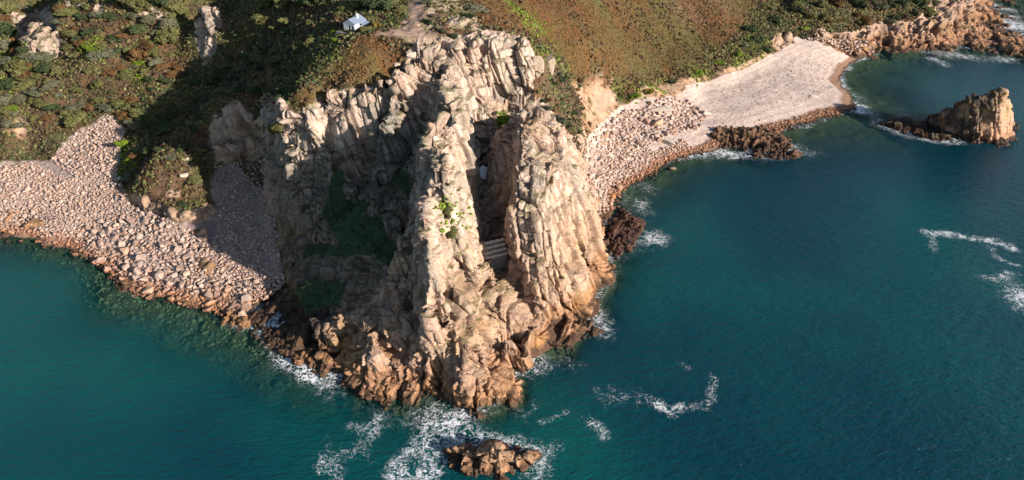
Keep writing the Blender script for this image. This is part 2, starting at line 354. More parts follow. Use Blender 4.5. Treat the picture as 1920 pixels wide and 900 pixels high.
def sub(v, q, keep, *attrs):
    q = q[keep]; u, inv = np.unique(q, return_inverse=True)
    return (v[u], inv.reshape(q.shape)) + tuple(a[u] for a in attrs)

def rock_disp(v, n, amp, blk=1.0, shear=(.28, -.10), soft=0):
    """jointed granite: nested blocks, each pushed in or out and cut to its own plane, open joints between them"""
    w = v + 1.1 * np.stack([fbm(v, 16, 2, 31), fbm(v, 16, 2, 37), .5 * fbm(v, 16, 2, 43)], 1)
    p = np.stack([w[:, 0] + shear[0] * w[:, 2], w[:, 1] + shear[1] * w[:, 2], w[:, 2]], 1)
    def rot(p, t): ca, sa = math.cos(t), math.sin(t); return np.stack([p[:, 0] * ca - p[:, 1] * sa, p[:, 0] * sa + p[:, 1] * ca, p[:, 2]], 1)
    d = np.zeros(len(v)); dz = np.zeros(len(v)); col = np.zeros((len(v), 3)); crack = np.zeros(len(v))
    mass = mix(.75, 1.3, sstep(-.2, .25, fbm(v, 10, 2, 66)))      # some faces are massive slabs, some shattered
    for k, ((sx, sy, sz), A, C, s, th, wd) in enumerate((((7.0, 8.0, 14), 1.8, 1.6, 100, .42, .55), ((2.9, 3.3, 5.2), 1.15, 1.0, 200, .30, .30), ((1.5, 1.5, 3.0), .38, .34, 300, .5, .1))):
        S = np.array([sx, sy, sz]) * blk; q_ = rot(p, th)
        if k < 2:
            g, r, vec = joints(q_, S, s); g = g / (wd * max(blk, .6)); tilt = (2.0, 1.5)[k]; dz += -vec[:, 2] * S[2] * (.30, .42)[k]
        else:
            f1, f2, r, vec = voro(q_ / S, s, .8, True); g = (f2 - f1) / wd; tilt = 3.4
        m_ = (1, mass, mass ** 1.5)[k]
        d += m_ * (A * ((r[:, 0] - .5) * (1.7, 2.0, 1.5)[k] + (vec * (r - .5)).sum(1) * tilt) - C * (1 - np.clip(g, 0, 1)))
        col[:, k] = r[:, 1]; crack = np.maximum(crack, (1 - sstep(0, 1.2, g)) * (1, .8, .5)[k])
    d += .09 * fbm(v, .8, 2, 77)
    dirn = n.copy(); dirn[:, 2] *= .40; dirn /= np.linalg.norm(dirn, axis=1, keepdims=True) + .27
    o = v + dirn * (d * amp)[:, None]; o[:, 2] += dz * amp * .7 * sstep(.35, .7, n[:, 2])
    return o, col, crack

C_ = lambda r, g, b: np.array([r, g, b])
def rock_colour(v, n, rc, crack, tone=0.0):
    z = v[:, 2]; big = fbm(v, 14, 3, 51); mid = fbm(v, 3.5, 3, 52); fine = fbm(v, 1.1, 2, 53)
    pale = C_(.44, .34, .275); pink = C_(.43, .285, .215); tan = C_(.41, .27, .185); grey = C_(.27, .235, .19); ochre = C_(.36, .23, .11); white = C_(.47, .39, .33)
    up = sstep(10, 34, z + big * 9)[:, None]
    c = mix(tan[None], pale[None], up)
    c = mix(c, pink[None], (sstep(.45, .8, rc[:, 0] + mid * .3) * .65)[:, None])
    c = mix(c, grey[None], (sstep(.5, .9, rc[:, 1] + big * .35) * .7)[:, None] * (.35 + .65 * up))
    c = mix(c, white[None], (sstep(.72, .95, rc[:, 2] + mid * .25) * .6)[:, None] * up)
    c = mix(c, ochre[None], (sstep(.18, .5, fbm(v, 6, 3, 57)) * .6)[:, None] * (1 - up * .75))
    # lichen and turf on ledges
    ledge = sstep(.55, .85, n[:, 2] + fine * .25) * sstep(6, 14, z) * sstep(-.15, .3, mid + .1)
    c = mix(c, C_(.13, .12, .045)[None], (ledge * .75)[:, None])
    c = c * (1 + .14 * mid + .16 * fine + .12 * (rc[:, 2] - .5))[:, None]
    c = mix(c, C_(.10, .075, .055)[None], (crack * .45)[:, None])  # joints darkened: dirt and lichen plus some painted crack shade
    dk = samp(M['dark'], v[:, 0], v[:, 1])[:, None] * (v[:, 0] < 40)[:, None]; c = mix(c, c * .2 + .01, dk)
    dm = samp(M['hollow_shade'], v[:, 0], v[:, 1])[:, None] * (v[:, 0] < 40)[:, None]; c = mix(c, c * C_(.44, .52, .55)[None], dm * .9)  # painted shade of the hollow: rock made darker and cooler
    # tide zone: dark weed and barnacle, rusty just above it
    t = z + 1.3 * mid + 1.0 * fine
    rust = sstep(7.0, 3.0, t)[:, None]; c = mix(c, c * C_(.88, .72, .56)[None], rust)
    wet = sstep(2.1, .8, t)[:, None]; c = mix(c, C_(.055, .035, .025)[None], wet * .88)
    return np.clip(c, .01, 1)

# ------------------------------------------------------------------ build the land as one remeshed block
x0, x1 = 0, NX; HF = -4.0
FINE = ((GXX > -84) & (GXX < 36) & (GYY < 226)).astype(float) * (M['rock'] > .5)
def land_mesh(gx0, gx1, gy0, gy1, vox, fine, it):
    i0, i1 = np.searchsorted(GX, gx0), np.searchsorted(GX, gx1); j0, j1 = np.searchsorted(GY, gy0), np.searchsorted(GY, gy1)
    v, q = remesh(solid_from_height(GX[i0:i1], GY[j0:j1], H1[j0:j1, i0:i1], HF), vox)
    fc = v[q].mean(1)
    ok = (fc[:, 2] > HF + .5) & (fc[:, 0] > GX[i0] + 1) & (fc[:, 0] < GX[i1 - 1] - 1) & (fc[:, 1] > GY[j0] + 1) & (fc[:, 1] < GY[j1 - 1] - 1) & (fc[:, 1] < 470)
    f = samp(FB, fc[:, 0], fc[:, 1])
    v, q = sub(v, q, ok & ((f > .42) if fine else (f < .62)))
    n = relax(vnormals(v, q), q, it)
    return v, q, n
FB = blur(FINE, 1.0)
vA, qA, nA = land_mesh(-260, 328, 72, 478, .55, False, 3); log('coarse', len(vA))
vB, qB, nB = land_mesh(-90, 42, 90, 232, globals().get('VOXF', .23), True, 10); log('fine', len(vB))
v = np.concatenate([vA, vB]); q = np.concatenate([qA, qB + len(vA)]); n = np.concatenate([nA, nB])
mk = {k: samp(a, v[:, 0], v[:, 1]) for k, a in M.items()}
steep = 1 - n[:, 2]
nz = fbm(v, 5, 3, 61); nzf = fbm(v, 1.6, 2, 62)
wr = np.clip(mk['rock'], 0, 1)
turf = np.clip(mk['green'] + mk['shade_turf'], 0, 1) * sstep(.62, .35, steep + .15 * nz)
# rock shows through where vegetated ground is very steep, and in the crags
wr = np.maximum(wr, sstep(.42, .6, steep + .1 * nz) * .9 * (v[:, 2] > 3))
wr = np.maximum(wr, np.clip(mk['crag'], 0, 1) * sstep(-.05, .25, nz + nzf * .4) * .8)
wr = wr * (1 - .9 * np.clip(mk['heath'] * 1.3, 0, 1) * (v[:, 0] > 0)) * (1 - np.clip(mk['earth'] * 1.2, 0, 1)) * (1 - mk['bracken'] * .9)
wr = np.where(mk['rock'] > .5, np.maximum(wr * (1 - turf), .0), wr)
peb = np.clip(np.maximum(mk['peb'], mk['scree']), 0, 1) * (1 - np.clip(mk['rock'], 0, 1)) * sstep(.6, .35, steep)
scr = np.clip(mk['scree'], 0, 1) * (1 - mk['rock'])
v[:, 2] += 0
wr = np.maximum(wr, scr * sstep(-.1, .3, nz) * .45)
amp = np.where(wr > .5, wr, wr * .6) * mix(.62, 1.0, sstep(.3, .9, mk['rock'])) * mix(.55, 1, sstep(-1, 4, v[:, 2]))
far = sstep(230, 300, v[:, 1])
rsel = np.where(amp > .03)[0]
rc = np.zeros((len(v), 3)); crack = np.zeros(len(v))
vd, rcs, cks = rock_disp(v[rsel], n[rsel], amp[rsel]); rc[rsel] = rcs; crack[rsel] = cks
v2 = v.copy(); v2[rsel] = vd
# stones in the beaches, tussocks in the turf
psel = np.where(peb > .05)[0]
ps = mix(1.5, .9, sstep(0, 30, v[psel, 0]))
f1, f2, rp, _ = voro(v[psel] * [1, 1, .6] / ps[:, None], 500)
boulder_zone = np.where(v[psel, 0] > 20, sstep(95, 60, v[psel, 0]) * .6 + .05, .8)
v2[psel, 2] += (peb[psel] * boulder_zone) * ((1 - f1 * 1.3) * .3 + (rp[:, 0] - .5) * .3) - .1
vg = np.clip(1 - wr - peb, 0, 1) * sstep(1.5, 4, v[:, 2])
v2[:, 2] += vg * (.55 * np.abs(fbm(v, 2.2, 3, 71)) + .2 * nzf)
log('displaced')
n2_ = vnormals(v2, q)
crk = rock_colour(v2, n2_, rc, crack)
big = fbm(v, 18, 3, 81); med = fbm(v, 6, 3, 82); fin = fbm(v, 1.2, 2, 83)
B = lambda a: a[None]
soil = C_(.13, .085, .055); olive = C_(.085, .078, .030); dgreen = C_(.030, .042, .018); brown = C_(.115, .062, .034); rust = C_(.165, .075, .030); lime = C_(.11, .14, .018)
veg_c = mix(B(brown), B(olive), sstep(-.35, .35, big + med * .5)[:, None])
veg_c = mix(veg_c, B(dgreen), (sstep(.05, .4, med + .3 * fin) * .75)[:, None])
veg_c = mix(veg_c, B(C_(.10, .055, .045)), (np.clip(mk['heath'], 0, 1) * sstep(-.4, .3, med) * .7)[:, None])
br = mix(B(rust * .72), B(C_(.105, .072, .026)), sstep(-.3, .4, big + .4 * med)[:, None]); br = mix(br, B(C_(.085, .085, .028)), sstep(.08, .4, fbm(np.stack([v[:, 0] * .9 + v[:, 1] * .5, v[:, 1] * .25, 0 * v[:, 0]], 1), 11, 3, 88) + .1 * med)[:, None] * .8)
br = mix(br, B(C_(.16, .10, .065)), sstep(.25, .5, fbm(v, 25, 3, 89))[:, None] * .5)
br = mix(br, B(C_(.05, .032, .018)), sstep(.0, .4, fin + med * .5)[:, None] * .7)
veg_c = mix(veg_c, br, np.clip(mk['bracken'], 0, 1)[:, None])
gr = mix(B(C_(.075, .082, .022)), B(lime), sstep(-.2, .4, med)[:, None])
veg_c = mix(veg_c, gr, (np.clip(mk['green'] * 1.2, 0, 1) * sstep(-.5, .1, med + fin * .5) * .8)[:, None])
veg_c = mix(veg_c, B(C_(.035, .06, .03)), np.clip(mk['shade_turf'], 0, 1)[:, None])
ea = mix(B(C_(.40, .235, .14)), B(C_(.32, .22, .16)), sstep(-.3, .3, med)[:, None])
veg_c = mix(veg_c, ea, (np.clip(mk['earth'] * 1.3, 0, 1) * sstep(-.45, .0, med + fin * .5))[:, None])
veg_c = mix(veg_c, B(C_(.32, .225, .17)), (np.clip(mk['path'], 0, 1) * .9)[:, None])
veg_c = mix(veg_c, B(C_(.20, .14, .10)), (np.clip(mk['crag'], 0, 1) * .5 * sstep(-.3, .3, fin))[:, None])
veg_c *= (1 + .35 * fin + .2 * med)[:, None]
peb_c = mix(B(C_(.50, .40, .345)), B(C_(.44, .355, .31)), sstep(-.3, .3, med)[:, None])
peb_c = mix(peb_c, B(C_(.30, .22, .18)), np.clip(mk['scree'], 0, 1)[:, None] * .6)
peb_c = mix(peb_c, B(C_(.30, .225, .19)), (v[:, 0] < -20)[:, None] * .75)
peb_c = mix(peb_c, peb_c * C_(.62, .60, .64)[None], ((v[:, 0] > -98) & (v[:, 0] < -20))[:, None] * .9)  # cove pebbles purple grey, painted darker still for the shadow lying there
rr = np.zeros(len(v)); rr[psel] = rp[:, 1]; fg = np.zeros(len(v)); fg[psel] = f2 - f1
peb_c *= (1 + .25 * (rr - .5) + .15 * fin)[:, None]
tz = v2[:, 2] + .35 * med
peb_c = mix(peb_c, B(C_(.27, .165, .11)), sstep(1.3, .7, tz)[:, None]); peb_c = mix(peb_c, B(C_(.07, .045, .03)), sstep(.45, .05, tz)[:, None])
edge = .22 * fin + .16 * med
strand = sstep(.35, .75, np.abs(((v[:, 2] + .35 * med) * 1.1) % 1 - .5) * 2) * (v[:, 0] > 20)
peb_c = mix(peb_c, peb_c * C_(.80, .76, .75)[None], (strand * .6)[:, None])
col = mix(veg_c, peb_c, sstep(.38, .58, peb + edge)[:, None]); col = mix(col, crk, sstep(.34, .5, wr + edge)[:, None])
col = np.where((v2[:, 2] < -.2)[:, None], col * .5 + .5 * C_(.15, .12, .075), col)
col = np.clip(col, .008, 1)
# which part of the land each face belongs to
lab = np.zeros(len(q), int)          # 0 hillside
fx, fy, fz = v[q].mean(1).T
fr = samp(M['rock'], fx, fy) > .5; fp = samp(M['peb'], fx, fy) > .5
main = np.arange(len(q)) >= len(qA)
lab[fp & (fx < -20)] = 1; lab[fp & (fx >= -20)] = 2; lab[main] = 3; lab[fr & ~main & (fx > 90)] = 4
lab[(lab == 0) & (fx < -5 ) & (fy > 150)] = 5
lab[(fz < -.35) & ~main] = 6; lab[(lab == 4) & (fx < 60)] = 5
names = {0: ('hillside', 'hill'), 1: ('boulder_beach_ground', 'beach'), 2: ('pebble_beach', 'beach'), 3: ('headland_cliffs', 'cliffs'), 4: ('far_rocky_shore', 'shore'), 5: ('headland_slopes', 'slopes'), 6: ('seabed', 'seabed')}
log('coloured')

# ------------------------------------------------------------------ materials
def newmat(name):
    m = bpy.data.materials.new(name); m.use_nodes = True; nt = m.node_tree
    return m, nt, nt.nodes['Principled BSDF']
def nd(nt, t, **kw):
    k = nt.nodes.new(t)
    for a, b in kw.items(): setattr(k, a, b)
    return k
def land_mat():
    m, nt, p = newmat('land'); L = nt.links.new
    at_ = nd(nt, 'ShaderNodeVertexColor'); at_.layer_name = 'Col'
    geo = nd(nt, 'ShaderNodeNewGeometry')
    a = nd(nt, 'ShaderNodeTexNoise'); a.inputs['Scale'].default_value = 2.2; a.inputs['Detail'].default_value = 6; a.inputs['Roughness'].default_value = .7
    L(geo.outputs['Position'], a.inputs['Vector'])
    mr = nd(nt, 'ShaderNodeMapRange'); mr.inputs[1].default_value = .28; mr.inputs[2].default_value = .72; mr.inputs[3].default_value = .6; mr.inputs[4].default_value = 1.4
    L(a.outputs['Fac'], mr.inputs[0])
    mx = nd(nt, 'ShaderNodeVectorMath', operation='SCALE'); L(at_.outputs['Color'], mx.inputs[0]); L(mr.outputs[0], mx.inputs['Scale'])
    L(mx.outputs[0], p.inputs['Base Color']); p.inputs['Roughness'].default_value = .9; p.inputs['Specular IOR Level'].default_value = .15
    b = nd(nt, 'ShaderNodeBump'); b.inputs['Strength'].default_value = .9; b.inputs['Distance'].default_value = .35
    L(a.outputs['Fac'], b.inputs['Height']); L(b.outputs[0], p.inputs['Normal'])
    return m
LAND = land_mat()
for k, (nm, ct) in names.items():
    keep = lab == k
    if not keep.any(): continue
    sv, sq, sc = sub(v2, q, keep, col)
    me = mesh_np(nm, sv, sq); vcol(me, sc); tag(obj(nm, me, LAND), kind='structure')
log('land built')

# ------------------------------------------------------------------ rocks that stand free in the sea: each a thing of its own
def rock_piece(name, ctrl, label, cat, vox=.35, amp=.8, blk=.8, group=None, tint=None, floor=-3.0, shear=(.28, -.1), extra=0):
    P = []
    for t in ctrl.split():
        a, b, c = [float(k) for k in t.split(',')]; x, y = at(a, b, c); P.append((x, y, c))
    P = np.array(P); cx, cy = P[:, 0].mean(), P[:, 1].mean()
    r = max(np.ptp(P[:, 0]), np.ptp(P[:, 1])) * .5 + 4
    # hidden back side: mirror of the front foot is given in ctrl by points with their own height
    ring = [(cx + 1.5 * r * math.cos(t), cy + 1.5 * r * math.sin(t), floor - 6) for t in np.linspace(0, 2 * math.pi, 12, endpoint=False)]
    A = [tuple(p) for p in P] + ring
    gx = np.arange(cx - r - 2, cx + r + 2, .3); gy = np.arange(cy - r - 2, cy + r + 2, .3)
    H = raster_tin([Vector((a[0], a[1])) for a in A], [a[2] for a in A], gx, gy, np.full((len(gy), len(gx)), floor - 1.0))
    H = blur(H, 1.5); X, Y = np.meshgrid(gx, gy)
    H += .5 * fbm(np.stack([X.ravel(), Y.ravel(), 0 * X.ravel()], 1), 4, 3, 5).reshape(H.shape)
    v, q = remesh(solid_from_height(gx, gy, H, floor), vox)
    f = v[q].mean(1); v, q = sub(v, q, f[:, 2] > floor + .45)
    n = relax(vnormals(v, q), q, 2); vd, rc, ck = rock_disp(v, n, np.full(len(v), amp), blk, shear)
    n2 = vnormals(vd, q); c = rock_colour(vd, n2, rc, ck)
    if tint is not None: c = tint(vd, n2, c)
    org = np.array([cx, cy, 0])
    me = mesh_np(name, vd - org, q); vcol(me, c)
    return tag(obj(name, me, LAND, loc=tuple(org)), label, cat, group)
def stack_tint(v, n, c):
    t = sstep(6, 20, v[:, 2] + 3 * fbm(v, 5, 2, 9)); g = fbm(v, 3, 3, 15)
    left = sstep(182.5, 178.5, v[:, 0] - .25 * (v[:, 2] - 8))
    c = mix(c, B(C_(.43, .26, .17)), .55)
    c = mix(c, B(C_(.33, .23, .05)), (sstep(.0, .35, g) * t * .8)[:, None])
    c = mix(c, B(C_(.06, .05, .04)), (left * .9 * sstep(.45, .1, g))[:, None])  # shade of the left flank painted in as near-black colour
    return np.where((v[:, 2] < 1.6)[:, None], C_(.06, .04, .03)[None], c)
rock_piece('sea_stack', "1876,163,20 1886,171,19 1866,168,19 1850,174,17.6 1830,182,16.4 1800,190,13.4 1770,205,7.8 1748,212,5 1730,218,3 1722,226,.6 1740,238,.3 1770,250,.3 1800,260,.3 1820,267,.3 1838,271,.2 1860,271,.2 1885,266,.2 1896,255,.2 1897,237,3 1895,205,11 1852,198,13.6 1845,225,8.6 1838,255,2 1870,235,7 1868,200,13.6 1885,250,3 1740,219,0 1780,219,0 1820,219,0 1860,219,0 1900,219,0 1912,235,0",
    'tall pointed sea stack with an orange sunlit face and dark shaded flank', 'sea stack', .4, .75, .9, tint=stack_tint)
rock_piece('reef', "1655,231,.8 1680,226,1.6 1710,222,2 1735,236,1.4 1770,252,1.2 1760,262,.5 1720,252,.6 1690,246,.5 1668,238,.3 1790,262,.4 1700,218,.2 1660,225,.1",
    'low dark weedy reef in the foam at the left foot of the pointed sea stack', 'reef', .35, .5, .5, tint=lambda v, n, c: np.minimum(c * .5, .09))
rock_piece('reef', "1335,250,1.65 1350,240,2.55 1375,243,3.00 1400,250,2.55 1430,250,2.25 1455,262,1.50 1475,275,0.90 1500,285,0.38 1490,296,0.22 1450,283,0.38 1415,292,0.22 1395,280,0.90 1365,268,1.35 1345,262,0.75 1340,240,1.12 1440,240,0.75 1480,258,0.22",
    'jagged dark brown rock outcrop at the middle of the pebble beach waterline', 'rock', .35, .8, .55, tint=lambda v, n, c: mix(c * .55, B(C_(.13, .08, .055)), .35))
rock_piece('reef', "1165,395,0.48 1180,402,1.20 1195,412,1.32 1200,432,1.08 1190,448,0.72 1165,448,0.84 1145,442,0.72 1148,425,1.08 1160,408,0.96 1205,445,0.18 1140,450,0.12 1215,425,0.06 1165,390,0.06",
    'rounded dark red rock awash off the right flank of the headland', 'rock', .3, .5, .45, tint=lambda v, n, c: mix(c * .4, B(C_(.085, .045, .035)), .6))
rock_piece('reef', "1146,458,0.70 1165,455,0.91 1180,460,0.70 1188,468,0.28 1160,478,0.42 1140,472,0.35 1150,450,0.14 1190,455,0.07",
    'small flat dark red rock in foam just below the rounded dark red rock', 'rock', .3, .4, .4, tint=lambda v, n, c: mix(c * .4, B(C_(.11, .055, .04)), .6))
rock_piece('islet', "838,843,1.6 850,842,2.6 865,850,1.8 880,855,1.2 895,850,3.2 908,841,5 925,840,5.4 940,846,5 950,858,3.6 962,862,2 980,852,3.2 995,856,2.6 1005,865,1.2 990,880,.8 965,888,.3 940,892,.6 920,893,.5 895,884,.6 870,878,.6 845,862,.5 832,848,.3 890,838,.2 925,832,.1 985,843,.2 1008,856,.1",
    'low rocky islet ringed by foam off the tip of the headland', 'islet', .28, .75, .5, tint=lambda v, n, c: mix(c, B(C_(.30, .20, .13)), sstep(1.2, 2.4, v[:, 2])[:, None] * .7))
rock_piece('islet', "1040,610,.6 1070,605,1.2 1100,600,1 1118,605,.5 1120,622,.6 1108,632,.2 1085,625,.4 1060,618,.3 1045,602,.2 1090,592,.2",
    'low brown rock shelf in foam at the right foot of the headland', 'rock', .3, .5, .45, tint=lambda v, n, c: mix(c * .5, B(C_(.10, .07, .045)), .5))
rock_piece('sea_rock', "418,600,.3 430,585,1.2 445,590,1.6 460,600,1.3 452,612,.4 435,612,.5 425,590,.2", 'orange brown rock in the surf below the left boulder beach', 'rock', .28, .5, .4, tint=lambda v, n, c: mix(c, B(C_(.28, .15, .07)), .6))
rock_piece('sea_rock', "520,655,.3 535,645,1.3 555,650,1.8 575,665,1.5 600,680,1.3 590,692,.4 560,680,.5 535,668,.5 545,640,.2 590,668,.1", 'row of rusty brown rocks in the surf at the lower left foot of the headland', 'rock', .28, .7, .4, tint=lambda v, n, c: mix(c, B(C_(.24, .13, .07)), .6))
rock_piece('sea_rock', "1905,98,.6 1915,92,1.4 1935,95,1.6 1960,102,1 1940,112,.3 1912,108,.3", 'near black rock cut by the right edge of the photo beyond the far shore', 'rock', .4, .5, .5, tint=lambda v, n, c: c * .2)
log('sea rocks')

# ------------------------------------------------------------------ water
def sea_axis(a, b, s, far):
    m = np.arange(a, b, s); g = [s]; t = 0
    while t < far: g.append(g[-1] * 1.35); t += g[-1]
    e = np.cumsum(g)
    return np.concatenate([(a - e)[::-1], m, m[-1] + e])
WX = sea_axis(-210, 330, .6, 3500); WY = sea_axis(74, 440, .6, 3500); WY = WY[WY > -900]
X, Y = np.meshgrid(WX, WY)
inside = (X > GX[0] + 1) & (X < GX[-1] - 1) & (Y > GY[0] + 1) & (Y < GY[-1] - 1)
dep = np.where(inside, -samp(H1, X, Y), 14.)
LANDM = (H1 > 0.0).astype(float)
near = np.maximum(blur(LANDM, 2.2 / CELL), 0); near2 = blur(LANDM, 6 / CELL)
NEAR = samp(near, X, Y) * inside; NEAR2 = samp(near2, X, Y) * inside
_P = np.stack([X.ravel(), Y.ravel(), 0 * X.ravel()], 1); XW = X + 2.2 * fbm(_P, 6, 3, 401).reshape(X.shape); YW = Y + 2.2 * fbm(_P, 6, 3, 411).reshape(X.shape); AMPW = .55 + .9 * np.clip(fbm(_P, 9, 2, 421).reshape(X.shape) + .3, 0, 1)
def blob(px, py, rx, s, ry=None):
    x, y = at(px, py, 0); ry = ry or rx
    return .8 * s * AMPW * np.exp(-(((XW - x) / (rx * 1.15)) ** 2 + ((YW - y) / (ry * 1.15)) ** 2))
def streak(sp, w, s):
    P = [at(a, b, 0) for a, b in pp(sp)]; D = np.full(X.shape, 1e9)
    for (ax, ay), (bx, by) in zip(P[:-1], P[1:]):
        dx, dy = bx - ax, by - ay; t = np.clip(((XW - ax) * dx + (YW - ay) * dy) / (dx * dx + dy * dy + 1e-9), 0, 1)
        D = np.minimum(D, np.hypot(XW - ax - t * dx, YW - ay - t * dy))
    return .8 * s * AMPW * np.exp(-(D / (w * 1.5)) ** 2)
AMPW2 = np.clip(fbm(_P, 12, 2, 431).reshape(X.shape) * 1.6 + .5, 0, 1)
foam = NEAR * .85 * AMPW2 * ((X > -75) | (Y < 150))
E = 0
for a in [(500, 595, 3, .9), (530, 610, 3, .8), (545, 655, 3, .9, 4), (575, 690, 3, .6), (470, 590, 3, .8), (620, 705, 5, .4),
          (830, 785, 6, .6, 3.5), (865, 812, 6, .38, 4), (790, 772, 5, .35), (880, 835, 6, .5, 2.5), (960, 840, 8, .6, 2.2), (1000, 870, 3.5, .8, 4), (830, 850, 3, .5), (780, 880, 4, .3, 3), (700, 760, 3, .3),
          (985, 765, 3, .6), (965, 680, 3, .95, 3), (990, 685, 4, .7), (1020, 680, 6, .5, 3), (1115, 595, 3, .8), (1080, 615, 4, .75, 2), (1130, 620, 3, .4),
          (1150, 480, 4, .8, 3), (1225, 445, 5, .9, 4), (1190, 465, 5, .7), (1190, 380, 5, .6), (1150, 410, 3, .6), (1200, 405, 5, .45), (1150, 375, 5, .5), (1210, 350, 5, .5),
          (1300, 290, 8, .8, 4), (1350, 288, 7, .9, 4), (1420, 290, 6, .9, 4), (1490, 275, 7, .8, 4), (1500, 290, 8, .6, 4),
          (1575, 165, 4, .9, 9), (1590, 190, 5, .9, 6), (1615, 205, 4, .9, 4), (1570, 140, 4, .8, 6), (1640, 195, 6, .3), (1620, 108, 8, .5, 3), (1690, 215, 8, .45, 4),
          (1690, 245, 6, .8, 4), (1740, 258, 8, .7, 3), (1780, 262, 6, .4, 3), (1660, 232, 5, .5),
          (1800, 105, 12, .9, 4), (1870, 112, 14, .95, 4), (1760, 100, 8, .8, 4), (1880, 40, 14, 1.4, 11), (1905, 50, 12, 1.4, 8), (1860, 12, 8, 1.2, 8), (1850, 5, 6, .8, 8), (1870, 18, 8, .9, 8), (1905, 545, 4, .9, 6), (1915, 570, 3, .7, 4)]:
    foam = foam + blob(*a)
foam = foam + streak("1612,107 1588,118 1568,136 1562,152 1568,168 1582,184 1600,198 1625,209", 2.6, 1.5) + streak("1600,205 1560,218 1500,236 1460,244", 1.8, .6) + streak("1250,302 1290,288 1340,282 1370,290", 2.4, .9) + streak("470,592 500,605 530,640 560,690 600,705 640,715", 2.6, .7) + streak("1640,222 1690,250 1760,266 1800,268", 2.2, .6)
for a in [("1740,437 1747,450 1750,458 1743,466", 1.0, .95), ("1738,434 1760,437 1790,441 1830,447 1870,455 1895,461", 1.3, .9), ("1855,465 1870,480 1900,495 1918,498", 1.0, .6), ("1845,522 1875,518 1890,508 1910,510", 1.0, .6),
          ("1335,710 1342,722 1336,735", .9, .95), ("1332,748 1338,755 1325,765 1300,768 1285,762 1265,770 1245,760", 1.0, .75), ("1240,758 1255,768", 1.3, .7), ("1150,735 1170,745 1195,760 1215,752 1190,740", 1.6, .55), ("1120,740 1135,750", 1.5, .45), ("1108,790 1125,812", 1.4, .6), ("1280,685 1292,692", .8, .45), ("1330,705 1325,698", .7, .4),
          ("600,862 625,880 635,895", 1.4, .7), ("630,860 660,850 690,855 680,835", 1.2, .45), ("612,845 620,820", 1.0, .35), ("660,805 700,812 710,795", 1.2, .6), ("690,805 720,785", .9, .4),
          ("845,785 820,800 790,820 765,850 742,880 770,900", 1.4, .7), ("742,880 790,885 805,900", 1.4, .55), ("800,830 815,865 800,900", 1.3, .7), ("850,800 870,820 900,830", 1.8, .7), ("1030,790 1060,780 1065,770", .8, .45), ("1750,110 1775,122", 1.6, .9), ("1100,680 1080,690 1060,670", 1.2, .4)]:
    foam = foam + streak(*a)
foam = np.where(inside, .92 * (1 - np.exp(-foam / .75)), 0)
log('foam')
def teal_var():
    P = np.stack([X.ravel(), Y.ravel(), 0 * X.ravel()], 1)
    return fbm(P, 45, 3, 91).reshape(X.shape)
tv = teal_var() - .35 * sstep(40, 200, X)
for a in [(240, 700, 28, .9, 12), (1920, 760, 26, .6, 14), (1900, 280, 40, .35, 20), (1000, 760, 18, .6, 14), (1100, 870, 14, .5, 10), (600, 800, 14, .5)]: tv = tv + blob(*a)
for a in [(120, 740, 16, .5), (450, 850, 20, .5), (1250, 780, 30, .5), (1650, 650, 30, .4)]: tv = tv - blob(*a)
op = 1 - np.exp(-(np.clip(dep, 0, 30) / 3.2) ** 1.5)
op = np.clip(op, .15, 1)
v = np.stack([X.ravel(), Y.ravel(), 0 * X.ravel()], 1); I = np.arange(X.size).reshape(X.shape)
q = np.stack([I[:-1, :-1].ravel(), I[:-1, 1:].ravel(), I[1:, 1:].ravel(), I[1:, :-1].ravel()], 1)
hide = (np.where(inside, samp(H1, X, Y), -9).ravel()[q] > 3).all(1)        # no water sheet deep under the hills
v, q, op_, fo_, tv_ = sub(v, q, ~hide, op.ravel(), foam.ravel(), tv.ravel())
me = mesh_np('sea', v, q); vfl(me, 'opac', op_); vfl(me, 'foam', fo_); vfl(me, 'tone', tv_)
